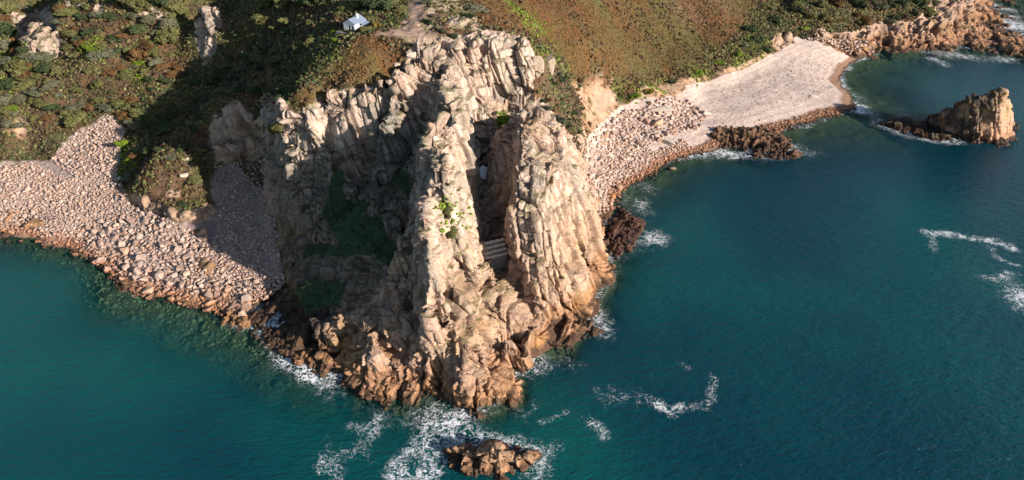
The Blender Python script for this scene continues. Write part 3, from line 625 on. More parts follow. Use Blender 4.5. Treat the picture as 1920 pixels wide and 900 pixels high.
def sea_mat():
    m, nt, p = newmat('sea_water'); L = nt.links.new
    at_ = lambda n_: nd(nt, 'ShaderNodeAttribute', attribute_name=n_)
    geo = nd(nt, 'ShaderNodeNewGeometry'); pos = geo.outputs['Position']
    def noise(scale, det, rough, vec=pos, dist=0.):
        a = nd(nt, 'ShaderNodeTexNoise'); a.inputs['Scale'].default_value = scale; a.inputs['Detail'].default_value = det; a.inputs['Roughness'].default_value = rough; a.inputs['Distortion'].default_value = dist
        L(vec, a.inputs['Vector']); return a.outputs['Fac']
    def math_(op, a, b=None, clamp=False):
        k = nd(nt, 'ShaderNodeMath', operation=op); k.use_clamp = clamp
        for i, s in enumerate((a, b)):
            if s is None: continue
            if isinstance(s, (int, float)): k.inputs[i].default_value = s
            else: L(s, k.inputs[i])
        return k.outputs[0]
    def mrange(v_, a, b, c=0., d=1.):
        k = nd(nt, 'ShaderNodeMapRange', interpolation_type='SMOOTHSTEP')
        L(v_, k.inputs[0])
        for i, s in enumerate((a, b, c, d)):
            if isinstance(s, (int, float)): k.inputs[i + 1].default_value = s
            else: L(s, k.inputs[i + 1])
        return k.outputs[0]
    # body colour
    ramp = nd(nt, 'ShaderNodeValToRGB'); t = mrange(at_('tone').outputs['Fac'], -.8, .9); L(t, ramp.inputs[0])
    ramp.color_ramp.elements[0].color = (.0013, .030, .046, 1); ramp.color_ramp.elements[1].color = (.002, .068, .066, 1)
    e = ramp.color_ramp.elements.new(.45); e.color = (.0016, .045, .056, 1)
    # waves
    mp = nd(nt, 'ShaderNodeMapping'); mp.inputs['Rotation'].default_value = (0, 0, math.radians(28)); mp.inputs['Scale'].default_value = (.45, 1.25, 1); L(pos, mp.inputs[0])
    w1 = noise(.55, 4, .62, mp.outputs[0], .3); w2 = noise(1.7, 3, .6, mp.outputs[0])
    hw = math_('ADD', w1, math_('MULTIPLY', w2, .35))
    bump = nd(nt, 'ShaderNodeBump'); bump.inputs['Strength'].default_value = 1.0; bump.inputs['Distance'].default_value = .55; L(hw, bump.inputs['Height'])
    # foam: torn lace
    wp = nd(nt, 'ShaderNodeTexNoise'); wp.inputs['Scale'].default_value = .35; wp.inputs['Detail'].default_value = 4; L(pos, wp.inputs['Vector'])
    wv = nd(nt, 'ShaderNodeVectorMath', operation='MULTIPLY_ADD'); L(wp.outputs['Color'], wv.inputs[0]); wv.inputs[1].default_value = (7, 7, 0); L(pos, wv.inputs[2])
    def lace(scale, w):
        n_ = noise(scale, 5, .62, wv.outputs[0]); r = math_('ABSOLUTE', math_('SUBTRACT', n_, .5)); return mrange(r, 0., w, 1., 0.)
    fm = at_('foam').outputs['Fac']
    ridge = math_('MAXIMUM', lace(.26, .05), math_('MULTIPLY', lace(.62, .065), .85))
    fine = noise(1.6, 7, .72)
    val = math_('ADD', math_('ADD', math_('MULTIPLY', fm, .74), math_('MULTIPLY', ridge, .62)), math_('MULTIPLY', math_('SUBTRACT', fine, .5), .85))
    f = mrange(val, .63, 1.12)
    f = math_('MULTIPLY', f, mrange(fm, .05, .3), True)
    body = nd(nt, 'ShaderNodeMixRGB'); L(f, body.inputs[0]); body.inputs[2].default_value = (.72, .72, .74, 1)
    aer = nd(nt, 'ShaderNodeMixRGB'); L(mrange(fm, .25, 1.3, 0., .45), aer.inputs[0]); L(ramp.outputs[0], aer.inputs[1]); aer.inputs[2].default_value = (.06, .24, .22, 1)
    L(aer.outputs[0], body.inputs[1])
    L(body.outputs[0], p.inputs['Base Color']); p.inputs['Roughness'].default_value = .22; p.inputs['IOR'].default_value = 1.33; p.inputs['Specular IOR Level'].default_value = .35
    L(mrange(f, 0, 1, .22, .8), p.inputs['Roughness'])
    L(bump.outputs[0], p.inputs['Normal'])
    tr = nd(nt, 'ShaderNodeBsdfTransparent'); tr.inputs[0].default_value = (.55, .80, .74, 1)
    mix_ = nd(nt, 'ShaderNodeMixShader'); fac = math_('MAXIMUM', at_('opac').outputs['Fac'], math_('MAXIMUM', f, mrange(fm, .3, 1.2, 0., .6)), True)
    L(fac, mix_.inputs[0]); L(tr.outputs[0], mix_.inputs[1]); L(p.outputs[0], mix_.inputs[2])
    L(mix_.outputs[0], nt.nodes['Material Output'].inputs['Surface'])
    return m
tag(obj('sea', me, sea_mat()), kind='structure')
# deep bed under everything
bx, by = np.meshgrid(np.linspace(-3600, 3600, 13), np.linspace(-1000, 4000, 9))
I = np.arange(bx.size).reshape(bx.shape); bq = np.stack([I[:-1, :-1].ravel(), I[:-1, 1:].ravel(), I[1:, 1:].ravel(), I[1:, :-1].ravel()], 1)
me = mesh_np('deep_seabed', np.stack([bx.ravel(), by.ravel(), 0 * bx.ravel() - 4.2], 1), bq); vcol(me, np.tile(C_(.03, .04, .035), (bx.size, 1)))
tag(obj('deep_seabed', me, LAND), kind='structure')
log('sea', len(v))

# ------------------------------------------------------------------ foliage, stones: helpers
R_ = np.random.default_rng(7)
def unit(n, rng=None):
    rng = rng or R_; a = rng.normal(size=(n, 3)); return a / np.linalg.norm(a, axis=1, keepdims=True)
def ground(x, y): return samp(HV, x, y)
# true top surface after displacement, for resting things on it
HV = H1.copy()
_o = {'v': v2}
_ix = np.clip(((v2[:, 0] - GX[0]) / CELL).round().astype(int), 0, NX - 1); _iy = np.clip(((v2[:, 1] - GY[0]) / CELL).round().astype(int), 0, NY - 1)
_z = np.full(H1.shape, -99.); np.maximum.at(_z, (_iy, _ix), v2[:, 2]); HV = np.where(_z > -90, _z, H1)
def ghit(px, py): return hit(px, py, HV)

def leaves(n, lumps, size, rng, flat=.0):
    """n leaf clumps (bent quads) spread through the outer part of the lumps"""
    c = np.array([l[:3] for l in lumps]); r = np.array([l[3] for l in lumps]); w = r ** 2 / (r ** 2).sum()
    k = rng.choice(len(lumps), n, p=w); d = unit(n, rng); d[:, 2] = np.abs(d[:, 2]) * .9 + d[:, 2] * .1
    P = c[k] + d * (r[k] * rng.uniform(.72, 1.06, n))[:, None] * [1, 1, .85]
    nn = d + .9 * unit(n, rng); nn /= np.linalg.norm(nn, axis=1, keepdims=True)
    t = np.cross(nn, unit(n, rng)); t /= np.linalg.norm(t, axis=1, keepdims=True); b = np.cross(nn, t)
    s = size * rng.uniform(.6, 1.35, n)[:, None]
    q = np.stack([P - t * s, P - b * s * .6 + nn * s * .25, P + t * s, P + b * s * .6 + nn * s * .25], 1)
    shade = rng.uniform(0, 1, n) * .6 + .4 * rng.uniform(0, 1, len(lumps))[k]
    return q.reshape(-1, 3), np.arange(n * 4).reshape(n, 4), np.repeat(shade, 4)
def ico(lumps, rng, sub=2):
    bm = bmesh.new()
    for (x, y, z, r) in lumps:
        bmesh.ops.create_icosphere(bm, subdivisions=sub, radius=r * .78, matrix=Matrix.Translation((x, y, z)))
    V = np.array([w.co[:] for w in bm.verts]); T = np.array([[w.index for w in f.verts] for f in bm.faces]) if not bm.verts.ensure_lookup_table() else None
    bm.free(); V = V + .12 * unit(len(V), rng); return V, T
def leaf_mat(name, c0, c1, c2):
    m, nt, p = newmat(name); L = nt.links.new
    a = nd(nt, 'ShaderNodeAttribute', attribute_name='shade'); oi = nd(nt, 'ShaderNodeObjectInfo')
    ad = nd(nt, 'ShaderNodeMath', operation='MULTIPLY_ADD'); L(oi.outputs['Random'], ad.inputs[0]); ad.inputs[1].default_value = .25; L(a.outputs['Fac'], ad.inputs[2])
    ra = nd(nt, 'ShaderNodeValToRGB'); L(ad.outputs[0], ra.inputs[0]); ra.color_ramp.elements[0].color = (*c0, 1); ra.color_ramp.elements[1].color = (*c2, 1)
    e = ra.color_ramp.elements.new(.55); e.color = (*c1, 1)
    L(ra.outputs[0], p.inputs['Base Color']); p.inputs['Roughness'].default_value = .75; p.inputs['Specular IOR Level'].default_value = .2
    return m
LM = {'dark': leaf_mat('dark_leaves', (.014, .022, .009), (.038, .055, .022), (.078, .10, .04)),
      'olive': leaf_mat('olive_leaves', (.048, .050, .018), (.105, .105, .036), (.17, .165, .062)),
      'grey': leaf_mat('grey_leaves', (.05, .055, .032), (.11, .112, .065), (.17, .17, .11)),
      'lime': leaf_mat('lime_leaves', (.05, .085, .008), (.11, .17, .014), (.19, .26, .03)),
      'rust': leaf_mat('rust_leaves', (.06, .030, .014), (.12, .065, .026), (.19, .11, .04)),
      'gold': leaf_mat('gold_leaves', (.08, .06, .012), (.16, .12, .022), (.24, .19, .04))}
BARK = newmat('bark')[0]; BARK.node_tree.nodes['Principled BSDF'].inputs[0].default_value = (.07, .05, .035, 1)
def crown_mesh(name, seed, n=1500, tall=1.0):
    rng = np.random.default_rng(seed); lumps = [(0, 0, .55 * tall, .62)]
    for k in range(9):
        a = rng.uniform(0, 6.28); rr = rng.uniform(.3, .75); r = rng.uniform(.26, .46)
        lumps.append((rr * math.cos(a), rr * math.sin(a), rng.uniform(.25, .85) * tall, r))
    V, Q, S = leaves(n, lumps, .085, rng)
    iv, it = ico(lumps, rng)
    n0 = len(V); A = np.concatenate([V, iv * [1, 1, .9]])
    me = bpy.data.meshes.new(name)
    me.from_pydata([tuple(p) for p in A], [], [tuple(int(i) for i in f) for f in Q] + [tuple(int(i) + n0 for i in f) for f in it])
    vfl(me, 'shade', np.concatenate([S, np.full(len(iv), .12)])); return me
CROWNS = [crown_mesh('shrub_foliage', s, 1500, (1, 1.2, .85, 1.05, 1.4)[s % 5]) for s in range(6)]
CC = {}
def crown_of(k, mat):
    if (k, mat) not in CC:
        me = CROWNS[k].copy(); me.materials.append(LM[mat]); CC[(k, mat)] = me
    return CC[(k, mat)]
def tube(P, r0, r1, seg=7):
    bm = bmesh.new(); rings = []
    for i, p in enumerate(P):
        r = r0 + (r1 - r0) * i / (len(P) - 1); rings.append([bm.verts.new((p[0] + r * math.cos(t), p[1] + r * math.sin(t), p[2])) for t in np.linspace(0, 2 * math.pi, seg, endpoint=False)])
    for a, b in zip(rings[:-1], rings[1:]):
        for k in range(seg): bm.faces.new((a[k], a[(k + 1) % seg], b[(k + 1) % seg], b[k]))
    bm.faces.new(rings[-1]); return bm
_bm = tube([(0, 0, -.5), (.05, 0, .1), (.02, .06, .6)], .10, .04)
TRUNK = bpy.data.meshes.new('trunk'); _bm.to_mesh(TRUNK); _bm.free(); TRUNK.materials.append(BARK)
_bm = tube([(0, 0, 0), (.2, .1, .25), (.42, .15, .5)], .05, .02); LIMB = bpy.data.meshes.new('limb'); _bm.to_mesh(LIMB); _bm.free(); LIMB.materials.append(BARK)
_n = [0]
def shrub(px, py, r, mat, label=None, group=None, kind='shrub', tall=1.0):
    _n[0] += 1; k = _n[0]
    x, y, z = ghit(px, py); rng = np.random.default_rng(k)
    s = r * rng.uniform(.9, 1.1); rot = rng.uniform(0, 6.28)
    if kind == 'tree':
        e = tag(obj('tree', None), label, 'tree', group); e.location = (x, y, z - .25); e.rotation_euler = (0, 0, rot); e.scale = (s, s, s * .95 * tall)
        e.empty_display_size = .1
        obj('crown', crown_of(k % 6, mat), parent=e); obj('trunk', TRUNK, parent=e); obj('limb', LIMB, parent=e)
        return e
    o = tag(obj('shrub', crown_of(k % 6, mat)), label, 'shrub', group)
    o.location = (x, y, z - .18 * s); o.rotation_euler = (0, 0, rot); o.scale = (s * rng.uniform(.9, 1.45), s * rng.uniform(.75, 1.1), s * rng.uniform(.5, .85) * tall); return o
T, S_ = 'tree', 'shrub'
for a in [(8, 25, 4.5, 'olive', 'tall olive tree at the top left corner of the slope', T), (14, 62, 4.8, 'dark', 'dark green tree at the left edge below the corner tree', T),
          (6, 95, 4.5, 'grey', 'grey green tree at the left edge beside the dark cliff hollow', T),
          (70, 116, 4.0, 'grey', 'round lone grey green shrub under the dark cliff hollow', S_), (101, 105, 1.5, 'grey', 'tiny round shrub between the lone shrub and the pale cliff edge', S_),
          (28, 135, 5.0, 'olive', 'broad sunlit olive shrub at the left edge of the slope', S_), (46, 152, 3.6, 'olive', 'olive shrub below right of the broad olive shrub', S_), (88, 167, 2.4, 'grey', 'small grey shrub on the brown slope right of the left edge trees', S_),
          (8, 165, 4.0, 'dark', 'dark shrub in shade at the left edge of the slope', S_), (6, 192, 2.8, 'grey', 'grey shrub at the left edge above the grassy mound', S_), (22, 203, 2.4, 'lime', 'yellow green shrub at the left edge above the grassy mound', S_),
          (135, 66, 4.0, 'olive', 'rounded olive shrub right of the pale cliff edge', S_), (168, 92, 3.0, 'lime', 'bright lime green shrub, largest on the upper left slope', S_), (190, 97, 1.8, 'lime', 'small lime green shrub right of the largest lime shrub', S_), (152, 92, 1.6, 'lime', 'small lime green shrub left of the largest lime shrub', S_),
          (232, 10, 4.2, 'olive', 'olive tree at the top edge right of the pale crag', T), (267, 18, 3.8, 'olive', 'second olive tree from the left in the row at the top edge', T), (305, 10, 4.2, 'dark', 'dark tree at the top edge above the column of trees', T), (334, 28, 4.0, 'olive', 'sunlit tree at the top of the column of trees in the hollow', T),
          (314, 50, 4.3, 'grey', 'second tree down in the column of trees in the hollow', T), (318, 78, 4.3, 'olive', 'lowest and broadest tree in the column of trees in the hollow', T), (282, 45, 3.0, 'grey', 'slim grey tree left of the column of trees', T), (294, 62, 2.4, 'grey', 'small grey shrub left of the column of trees', S_),
          (260, 122, 2.6, 'lime', 'bright green shrub on the middle of the brown left slope', S_), (266, 142, 2.0, 'lime', 'small bright green shrub just below the bright one on the brown slope', S_), (230, 198, 3.6, 'olive', 'sunlit olive shrub at the edge of the shadow above the scree', S_), (262, 108, 4.5, 'rust', 'rusty brown shrub on the left slope', S_), (275, 88, 4.0, 'rust', 'purple brown thicket above the rusty shrub', S_),
          (200, 30, 3.5, 'dark', 'dark shrub below the pale crag at the top edge', S_), (215, 75, 3.5, 'dark', 'dark shrub in the gully left of the thicket', S_),
          (234, 272, 2.3, 'lime', 'lime green shrub at the head of the boulder beach', S_), (246, 300, 2.3, 'lime', 'lower lime green shrub beside the rocky mound', S_), (262, 292, 2.4, 'rust', 'rusty shrub beside the lime green shrubs', S_), (241, 335, 2.5, 'grey', 'grey green shrub at the foot of the rocky mound', S_), (316, 296, 2.0, 'grey', 'shrub on the top of the rocky mound', S_), (340, 385, 1.8, 'dark', 'dark shrub on the lip of the rocky mound', S_), (365, 340, 2.4, 'olive', 'olive shrub on the right shoulder of the rocky mound', S_),
          (490, 36, 3.2, 'olive', 'sunlit shrub left of the dark wood behind the hut', S_), (500, 12, 3.5, 'olive', 'olive tree at the top edge in the middle of the dark wood', T), (536, 14, 3.8, 'olive', 'olive tree at the top edge left of the hut', T), (572, 6, 4.2, 'dark', 'dark tree at the top edge behind the hut', T), (610, 4, 4.2, 'dark', 'right of two dark trees at the top edge behind the hut', T),
          (565, 50, 2.0, 'grey', 'pale grey shrub in the shade left of the hut', S_), (640, 26, 2.4, 'olive', 'olive shrub just behind the white hut', S_), (655, 16, 2.6, 'olive', 'olive shrub further behind the white hut', S_), (698, 14, 4.0, 'dark', 'dark tree right behind the white hut', T), (722, 16, 3.6, 'dark', 'dark tree between the hut and the bare path', T), (742, 6, 3.6, 'olive', 'tree beside the bare path at the top edge', T), (752, 22, 2.2, 'olive', 'low olive shrub beside the bare path', S_),
          (694, 38, 2.6, 'olive', 'olive shrub touching the right side of the hut', S_), (704, 50, 1.9, 'gold', 'golden shrub between the hut and the path', S_), (688, 58, 1.6, 'olive', 'small shrub in front of the hut at its right corner', S_), (740, 41, 1.7, 'dark', 'round dark green shrub on the rocks above the path', S_), (627, 62, 1.5, 'lime', 'tall lime green shrub left of the white hut', S_, 1.6), (630, 80, 1.4, 'lime', 'lower lime green shrub left of the white hut', S_, 1.3),
          (893, 20, 3.0, 'grey', 'grey green shrub alone at the left edge of the brown hillside', S_), (880, 32, 1.8, 'dark', 'low dark shrub beside the grey green shrub on the hillside edge', S_), (806, 45, 1.4, 'dark', 'small dark shrub left on the pale rocky crest', S_), (796, 40, 1.3, 'dark', 'small dark shrub at the edge of the bare path', S_), (851, 70, 1.8, 'dark', 'dark shrub at the lip of the cliff', S_), (830, 60, 1.2, 'dark', 'small dark shrub in the middle of the rocky crest', S_), (905, 54, 1.5, 'dark', 'low dark shrub right end of the rocky crest', S_), (800, 5, 2.2, 'grey', 'grey shrub at the top edge on the rocky crest', S_),
          (1406, 60, 3.2, 'dark', 'upper of the dark shrubs beside the beach head', S_), (1418, 78, 3.8, 'dark', 'largest of the dark shrubs beside the beach head', S_), (1436, 96, 3.2, 'dark', 'lowest of the dark shrubs beside the beach head', S_), (1396, 88, 2.8, 'grey', 'grey shrub left of the dark shrubs beside the beach head', S_), (1452, 40, 3.5, 'dark', 'dark shrub on the slope above the beach head', S_), (1440, 14, 3.8, 'olive', 'olive shrub at the top edge above the beach head', S_),
          (1385, 105, 2.2, 'lime', 'lime green shrub at the hill foot near the beach head', S_), (1347, 118, 2.2, 'lime', 'lime green shrub at the hill foot left of the beach head', S_), (1308, 138, 2.6, 'lime', 'brightest lime green shrub at the foot of the brown hillside', S_), (1190, 182, 2.4, 'lime', 'yellow green shrub on the earth bank above the fallen blocks', S_), (1215, 172, 2.2, 'gold', 'golden green shrub on the earth bank above the fallen blocks', S_), (1262, 155, 2.0, 'dark', 'dark green shrub at the hill foot between lime patches', S_), (1090, 204, 1.1, 'dark', 'tiny dark green shrub alone on the orange earth', S_), (1050, 150, 2.0, 'dark', 'dark shrub below the rock pinnacles', S_),
          (1520, 30, 3.6, 'olive', 'olive shrub at the left end of the far shore scrub', S_), (1512, 55, 2.6, 'lime', 'bright green shrub above the far rocks', S_), (1552, 40, 3.2, 'rust', 'rust brown shrub above the far rocks', S_), (1500, 8, 4.0, 'dark', 'dark tree at the top edge above the far rocks', T), (1568, 8, 3.8, 'rust', 'brown shrub at the top edge above the far rocks', S_), (1612, 14, 4.0, 'dark', 'dark tree in the far scrub left of the golden shrub', T), (1650, 14, 3.2, 'gold', 'golden shrub in the far scrub', S_), (1688, 12, 4.2, 'dark', 'dark tree right of the golden shrub', T), (1722, 10, 3.8, 'dark', 'last dark tree at the right end of the far scrub', T), (1608, 42, 2.4, 'olive', 'low olive shrub among the far pale rocks', S_), (1745, 30, 2.0, 'olive', 'small olive shrub at the right end of the far scrub', S_),
          (838, 400, 1.9, 'olive', 'upper of two green shrubs on the lit middle ridge', S_), (848, 440, 2.1, 'olive', 'lower of two green shrubs on the lit middle ridge', S_), (942, 232, 1.6, 'lime', 'green shrub in the head of the ravine', S_)]:
    shrub(*a[:5], kind=a[5], tall=(a[6] if len(a) > 6 else 1.0))
rg = random.Random(3)
sp = []
for _ in range(900):
    px, py = rg.uniform(250, 600), rg.uniform(40, 285)
    if not (py > 300 - (px - 250) * .95 - 60 and py < 290 - max(0, px - 480) * .7): continue
    if px > 380 and px < 510 and py > 175: continue
    if px > 365 and px < 425 and py < 135: continue
    if px > 540 and py > 90: continue
    x, y, z = ghit(px, py)
    if all((x - a) ** 2 + (y - b) ** 2 > 16 for a, b in sp): sp.append((x, y)); shrub(px, py, rg.uniform(1.5, 3.2), rg.choice(['dark', 'dark', 'dark', 'olive']), 'dark shrub in the deep shade of the hollow left of the headland', 'dark shrubs in the shaded hollow')
    if len(sp) > 64: break
for _ in range(400):
    px, py = rg.uniform(1460, 1760), rg.uniform(-25, 46)
    if py > 62 - abs(px - 1600) * .12: continue
    x, y, z = ghit(px, py)
    if all((x - a) ** 2 + (y - b) ** 2 > 18 for a, b in sp): sp.append((x, y)); shrub(px, py, rg.uniform(2.4, 4.2), rg.choice(['dark', 'olive', 'grey', 'olive', 'rust']), 'dense scrub bush among others on the far slope above the far rocks', 'bushes in the far scrub')
    if len(sp) > 105: break
for _ in range(1500):
    px, py = rg.uniform(0, 330), rg.uniform(0, 240)
    x, y, z = ghit(px, py)
    if samp(M['rock'], x, y) > .2 or samp(M['scree'], x, y) > .1 or samp(M['heath'], x, y) > .8 and rg.random() < .6: continue
    if all((x - a) ** 2 + (y - b) ** 2 > 12 for a, b in sp): sp.append((x, y)); shrub(px, py, rg.uniform(1.4, 3.4), rg.choice(['olive', 'grey', 'rust', 'olive', 'dark']), 'low bush among others scattered over the brown upper left slope', 'low bushes on the upper left slope')
    if len(sp) > 230: break
for _ in range(300):
    px, py = rg.uniform(1005, 1092), rg.uniform(120, 250)
    if py < 110 + (px - 1005) * .4 or py > 215 + (px - 1030) * .8: continue
    x, y, z = ghit(px, py)
    if all((x - a) ** 2 + (y - b) ** 2 > 5 for a, b in sp): sp.append((x, y)); shrub(px, py, rg.uniform(.9, 1.7), rg.choice(['rust', 'grey', 'olive', 'dark']), 'low scrubby bush on the slope between the rock pinnacles and the orange earth bank', 'low bushes beside the orange earth bank')
    if len(sp) > 255: break
log('shrubs', _n[0])

# low growth nobody could count
def tufts(name, mask, dens, size, matname, label_kind='stuff', seed=1, blades=5, zmin=3):
    rng = np.random.default_rng(seed); pr = mask * dens * CELL * CELL
    cnt = rng.poisson(np.clip(pr, 0, 5)); J, I = np.nonzero(cnt); J = np.repeat(J, cnt[J, I]); I = np.repeat(I, cnt[np.nonzero(cnt)])
    x = GX[I] + rng.uniform(-.5, .5, len(I)) * CELL; y = GY[J] + rng.uniform(-.5, .5, len(I)) * CELL; z = ground(x, y)
    ok = (z > zmin) & (y < 420); x, y, z = x[ok], y[ok], z[ok]; n = len(x)
    s = size * rng.uniform(.5, 1.4, n)
    c = np.repeat(np.stack([x, y, z], 1), blades, 0); ss = np.repeat(s, blades)
    d = unit(n * blades, rng); d[:, 2] = np.abs(d[:, 2]); t = np.cross(d, unit(n * blades, rng)); t /= np.linalg.norm(t, axis=1, keepdims=True)
    P = c + d * (ss * .45)[:, None] * [1, 1, .8]; b = np.cross(d, t)
    q = np.stack([P - t * ss[:, None] * .5, P - b * ss[:, None] * .33, P + t * ss[:, None] * .5, P + b * ss[:, None] * .33], 1)
    m = mesh_np(name, q.reshape(-1, 3), np.arange(len(P) * 4).reshape(-1, 4)); vfl(m, 'shade', np.repeat(np.repeat(rng.uniform(0, 1, n), blades) * .7 + .3 * rng.uniform(0, 1, n * blades), 4))
    o = obj(name, m, LM[matname] if matname in LM else None); tag(o, kind='stuff'); log(name, n); return o
LM['bracken'] = leaf_mat('bracken_fronds', (.115, .062, .028), (.155, .086, .036), (.19, .12, .048))
LM['grassy'] = leaf_mat('hill_grass', (.085, .075, .028), (.12, .105, .035), (.16, .14, .05))
LM['heath'] = leaf_mat('heath', (.035, .022, .014), (.085, .058, .032), (.13, .105, .05))
free = 1 - np.clip(M['rock'] * 1.3 + M['peb'] * 2 + M['scree'] * 2 + M['path'] * 1.5 + M['crag'] * .8, 0, 1)
nzg = fbm(np.stack([GXX.ravel(), GYY.ravel(), 0 * GXX.ravel()], 1), 10, 3, 301).reshape(H1.shape)
notearth = 1 - np.clip(M['earth'] * 1.5, 0, 1)
brm = np.clip(M['bracken'], 0, 1)
tufts('bracken', brm * free * notearth * mix(.35, 1, sstep(.25, -.25, nzg)), 2.6, .5, 'bracken', seed=1, zmin=7)
tufts('tall_bracken', brm * free * notearth * sstep(-.1, .35, fbm(np.stack([GXX.ravel() * .9 + GYY.ravel() * .5, GYY.ravel() * .3, 0 * GXX.ravel()], 1), 7, 3, 305).reshape(H1.shape)), .5, 1.0, 'heath', seed=12, zmin=7)
tufts('hillside_grass', brm * free * notearth * sstep(-.05, .4, nzg), .9, .5, 'grassy', seed=2, zmin=7)
oth = free * (1 - brm) * notearth
tufts('heather', oth * mix(.5, 1, sstep(.3, -.2, nzg)), 1.7, .85, 'heath', seed=3)
tufts('gorse', oth * sstep(-.35, .3, nzg), .9, 1.0, 'olive', seed=4)
tufts('bramble', oth * sstep(-.1, .45, fbm(np.stack([GXX.ravel(), GYY.ravel(), 0 * GXX.ravel()], 1), 14, 3, 303).reshape(H1.shape)), .7, 1.0, 'dark', seed=5)
tufts('long_grass', np.clip(M['green'], 0, 1) * (1 - M['peb']), 1.3, .7, 'lime', seed=6, zmin=5)
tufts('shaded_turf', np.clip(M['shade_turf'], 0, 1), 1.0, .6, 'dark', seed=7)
crg = np.clip(M['crag'], 0, 1) * (1 - M['path'])
tufts('cliff_grass', crg * .7, .6, .5, 'grassy', seed=8, zmin=10)

# ------------------------------------------------------------------ boulders
def stone_mesh(name, seed, n=15, sq=(1, .8, .62)):
    rng = np.random.default_rng(seed); bm = bmesh.new()
    P = rng.uniform(-1, 1, (n, 3)); P = P / (np.abs(P).max(1, keepdims=True)) * rng.uniform(.75, 1, (n, 1)); P = P / (np.linalg.norm(P, axis=1, keepdims=True) ** .55)
    for p in P * sq: bm.verts.new(p)
    r = bmesh.ops.convex_hull(bm, input=bm.verts); bmesh.ops.delete(bm, geom=[g for g in r['geom_interior'] if isinstance(g, bmesh.types.BMVert)], context='VERTS')
    bmesh.ops.bevel(bm, geom=bm.edges[:], offset=.05, segments=1, affect='EDGES')
    bmesh.ops.triangulate(bm, faces=bm.faces[:])
    m = bpy.data.meshes.new(name); bm.to_mesh(m); bm.free(); return m
def stone_mat(name, per_object):
    m, nt, p = newmat(name); L = nt.links.new
    src = nd(nt, 'ShaderNodeObjectInfo').outputs['Random'] if per_object else nd(nt, 'ShaderNodeAttribute', attribute_name='shade').outputs['Fac']
    ra = nd(nt, 'ShaderNodeValToRGB'); L(src, ra.inputs[0]); E = ra.color_ramp.elements
    E[0].color = (.26, .18, .145, 1); E[1].color = (.44, .355, .30, 1)
    for p_, c_ in ((.25, (.38, .265, .21)), (.5, (.31, .24, .205)), (.7, (.40, .30, .245)), (.85, (.36, .22, .15))): e = E.new(p_); e.color = (*c_, 1)
    geo = nd(nt, 'ShaderNodeNewGeometry'); sx = nd(nt, 'ShaderNodeSeparateXYZ'); L(geo.outputs['Position'], sx.inputs[0])
    no = nd(nt, 'ShaderNodeTexNoise'); no.inputs['Scale'].default_value = 2.5; no.inputs['Detail'].default_value = 6; no.inputs['Roughness'].default_value = .7; L(geo.outputs['Position'], no.inputs['Vector'])
    zz = nd(nt, 'ShaderNodeMath', operation='ADD'); L(sx.outputs['Z'], zz.inputs[0]); L(no.outputs['Fac'], zz.inputs[1])
    def mr(a, b):
        k = nd(nt, 'ShaderNodeMapRange'); L(zz.outputs[0], k.inputs[0]); k.inputs[1].default_value = a; k.inputs[2].default_value = b; k.inputs[3].default_value = 1; k.inputs[4].default_value = 0; return k.outputs[0]
    m1 = nd(nt, 'ShaderNodeMixRGB', blend_type='MULTIPLY'); L(mr(1.3, 2.6), m1.inputs[0]); L(ra.outputs[0], m1.inputs[1]); m1.inputs[2].default_value = (.80, .56, .40, 1)
    m2 = nd(nt, 'ShaderNodeMixRGB'); L(mr(.65, 1.1), m2.inputs[0]); L(m1.outputs[0], m2.inputs[1]); m2.inputs[2].default_value = (.06, .04, .028, 1)
    sc = nd(nt, 'ShaderNodeMapRange'); L(no.outputs['Fac'], sc.inputs[0]); sc.inputs[1].default_value = .3; sc.inputs[2].default_value = .7; sc.inputs[3].default_value = .7; sc.inputs[4].default_value = 1.3
    vm = nd(nt, 'ShaderNodeVectorMath', operation='SCALE'); L(m2.outputs[0], vm.inputs[0]); L(sc.outputs[0], vm.inputs['Scale'])
    L(vm.outputs[0], p.inputs['Base Color']); p.inputs['Roughness'].default_value = .88; p.inputs['Specular IOR Level'].default_value = .15
    b = nd(nt, 'ShaderNodeBump'); b.inputs['Strength'].default_value = .6; b.inputs['Distance'].default_value = .12; L(no.outputs['Fac'], b.inputs['Height']); L(b.outputs[0], p.inputs['Normal'])
    return m
SM_O, SM_S = stone_mat('boulder_granite', True), stone_mat('loose_granite', False)
def plain_stone(name, c):
    m, nt, p = newmat(name); L = nt.links.new; geo = nd(nt, 'ShaderNodeNewGeometry')
    no = nd(nt, 'ShaderNodeTexNoise'); no.inputs['Scale'].default_value = 1.6; no.inputs['Detail'].default_value = 7; no.inputs['Roughness'].default_value = .7; L(geo.outputs['Position'], no.inputs['Vector'])
    ra = nd(nt, 'ShaderNodeValToRGB'); L(no.outputs['Fac'], ra.inputs[0]); ra.color_ramp.elements[0].position = .3; ra.color_ramp.elements[1].position = .7
    ra.color_ramp.elements[0].color = (c[0] * .6, c[1] * .6, c[2] * .6, 1); ra.color_ramp.elements[1].color = (min(1, c[0] * 1.2), min(1, c[1] * 1.2), min(1, c[2] * 1.2), 1)
    L(ra.outputs[0], p.inputs['Base Color']); p.inputs['Roughness'].default_value = .9
    b = nd(nt, 'ShaderNodeBump'); b.inputs['Strength'].default_value = .8; b.inputs['Distance'].default_value = .3; L(no.outputs['Fac'], b.inputs['Height']); L(b.outputs[0], p.inputs['Normal']); return m
STONES = [stone_mesh('boulder', 50 + k, 11 + k % 5, (1, (.85, .7, .95)[k % 3], (.6, .75, .5, .8)[k % 4])) for k in range(10)]
for m in STONES: m.materials.append(SM_O)
SN = []
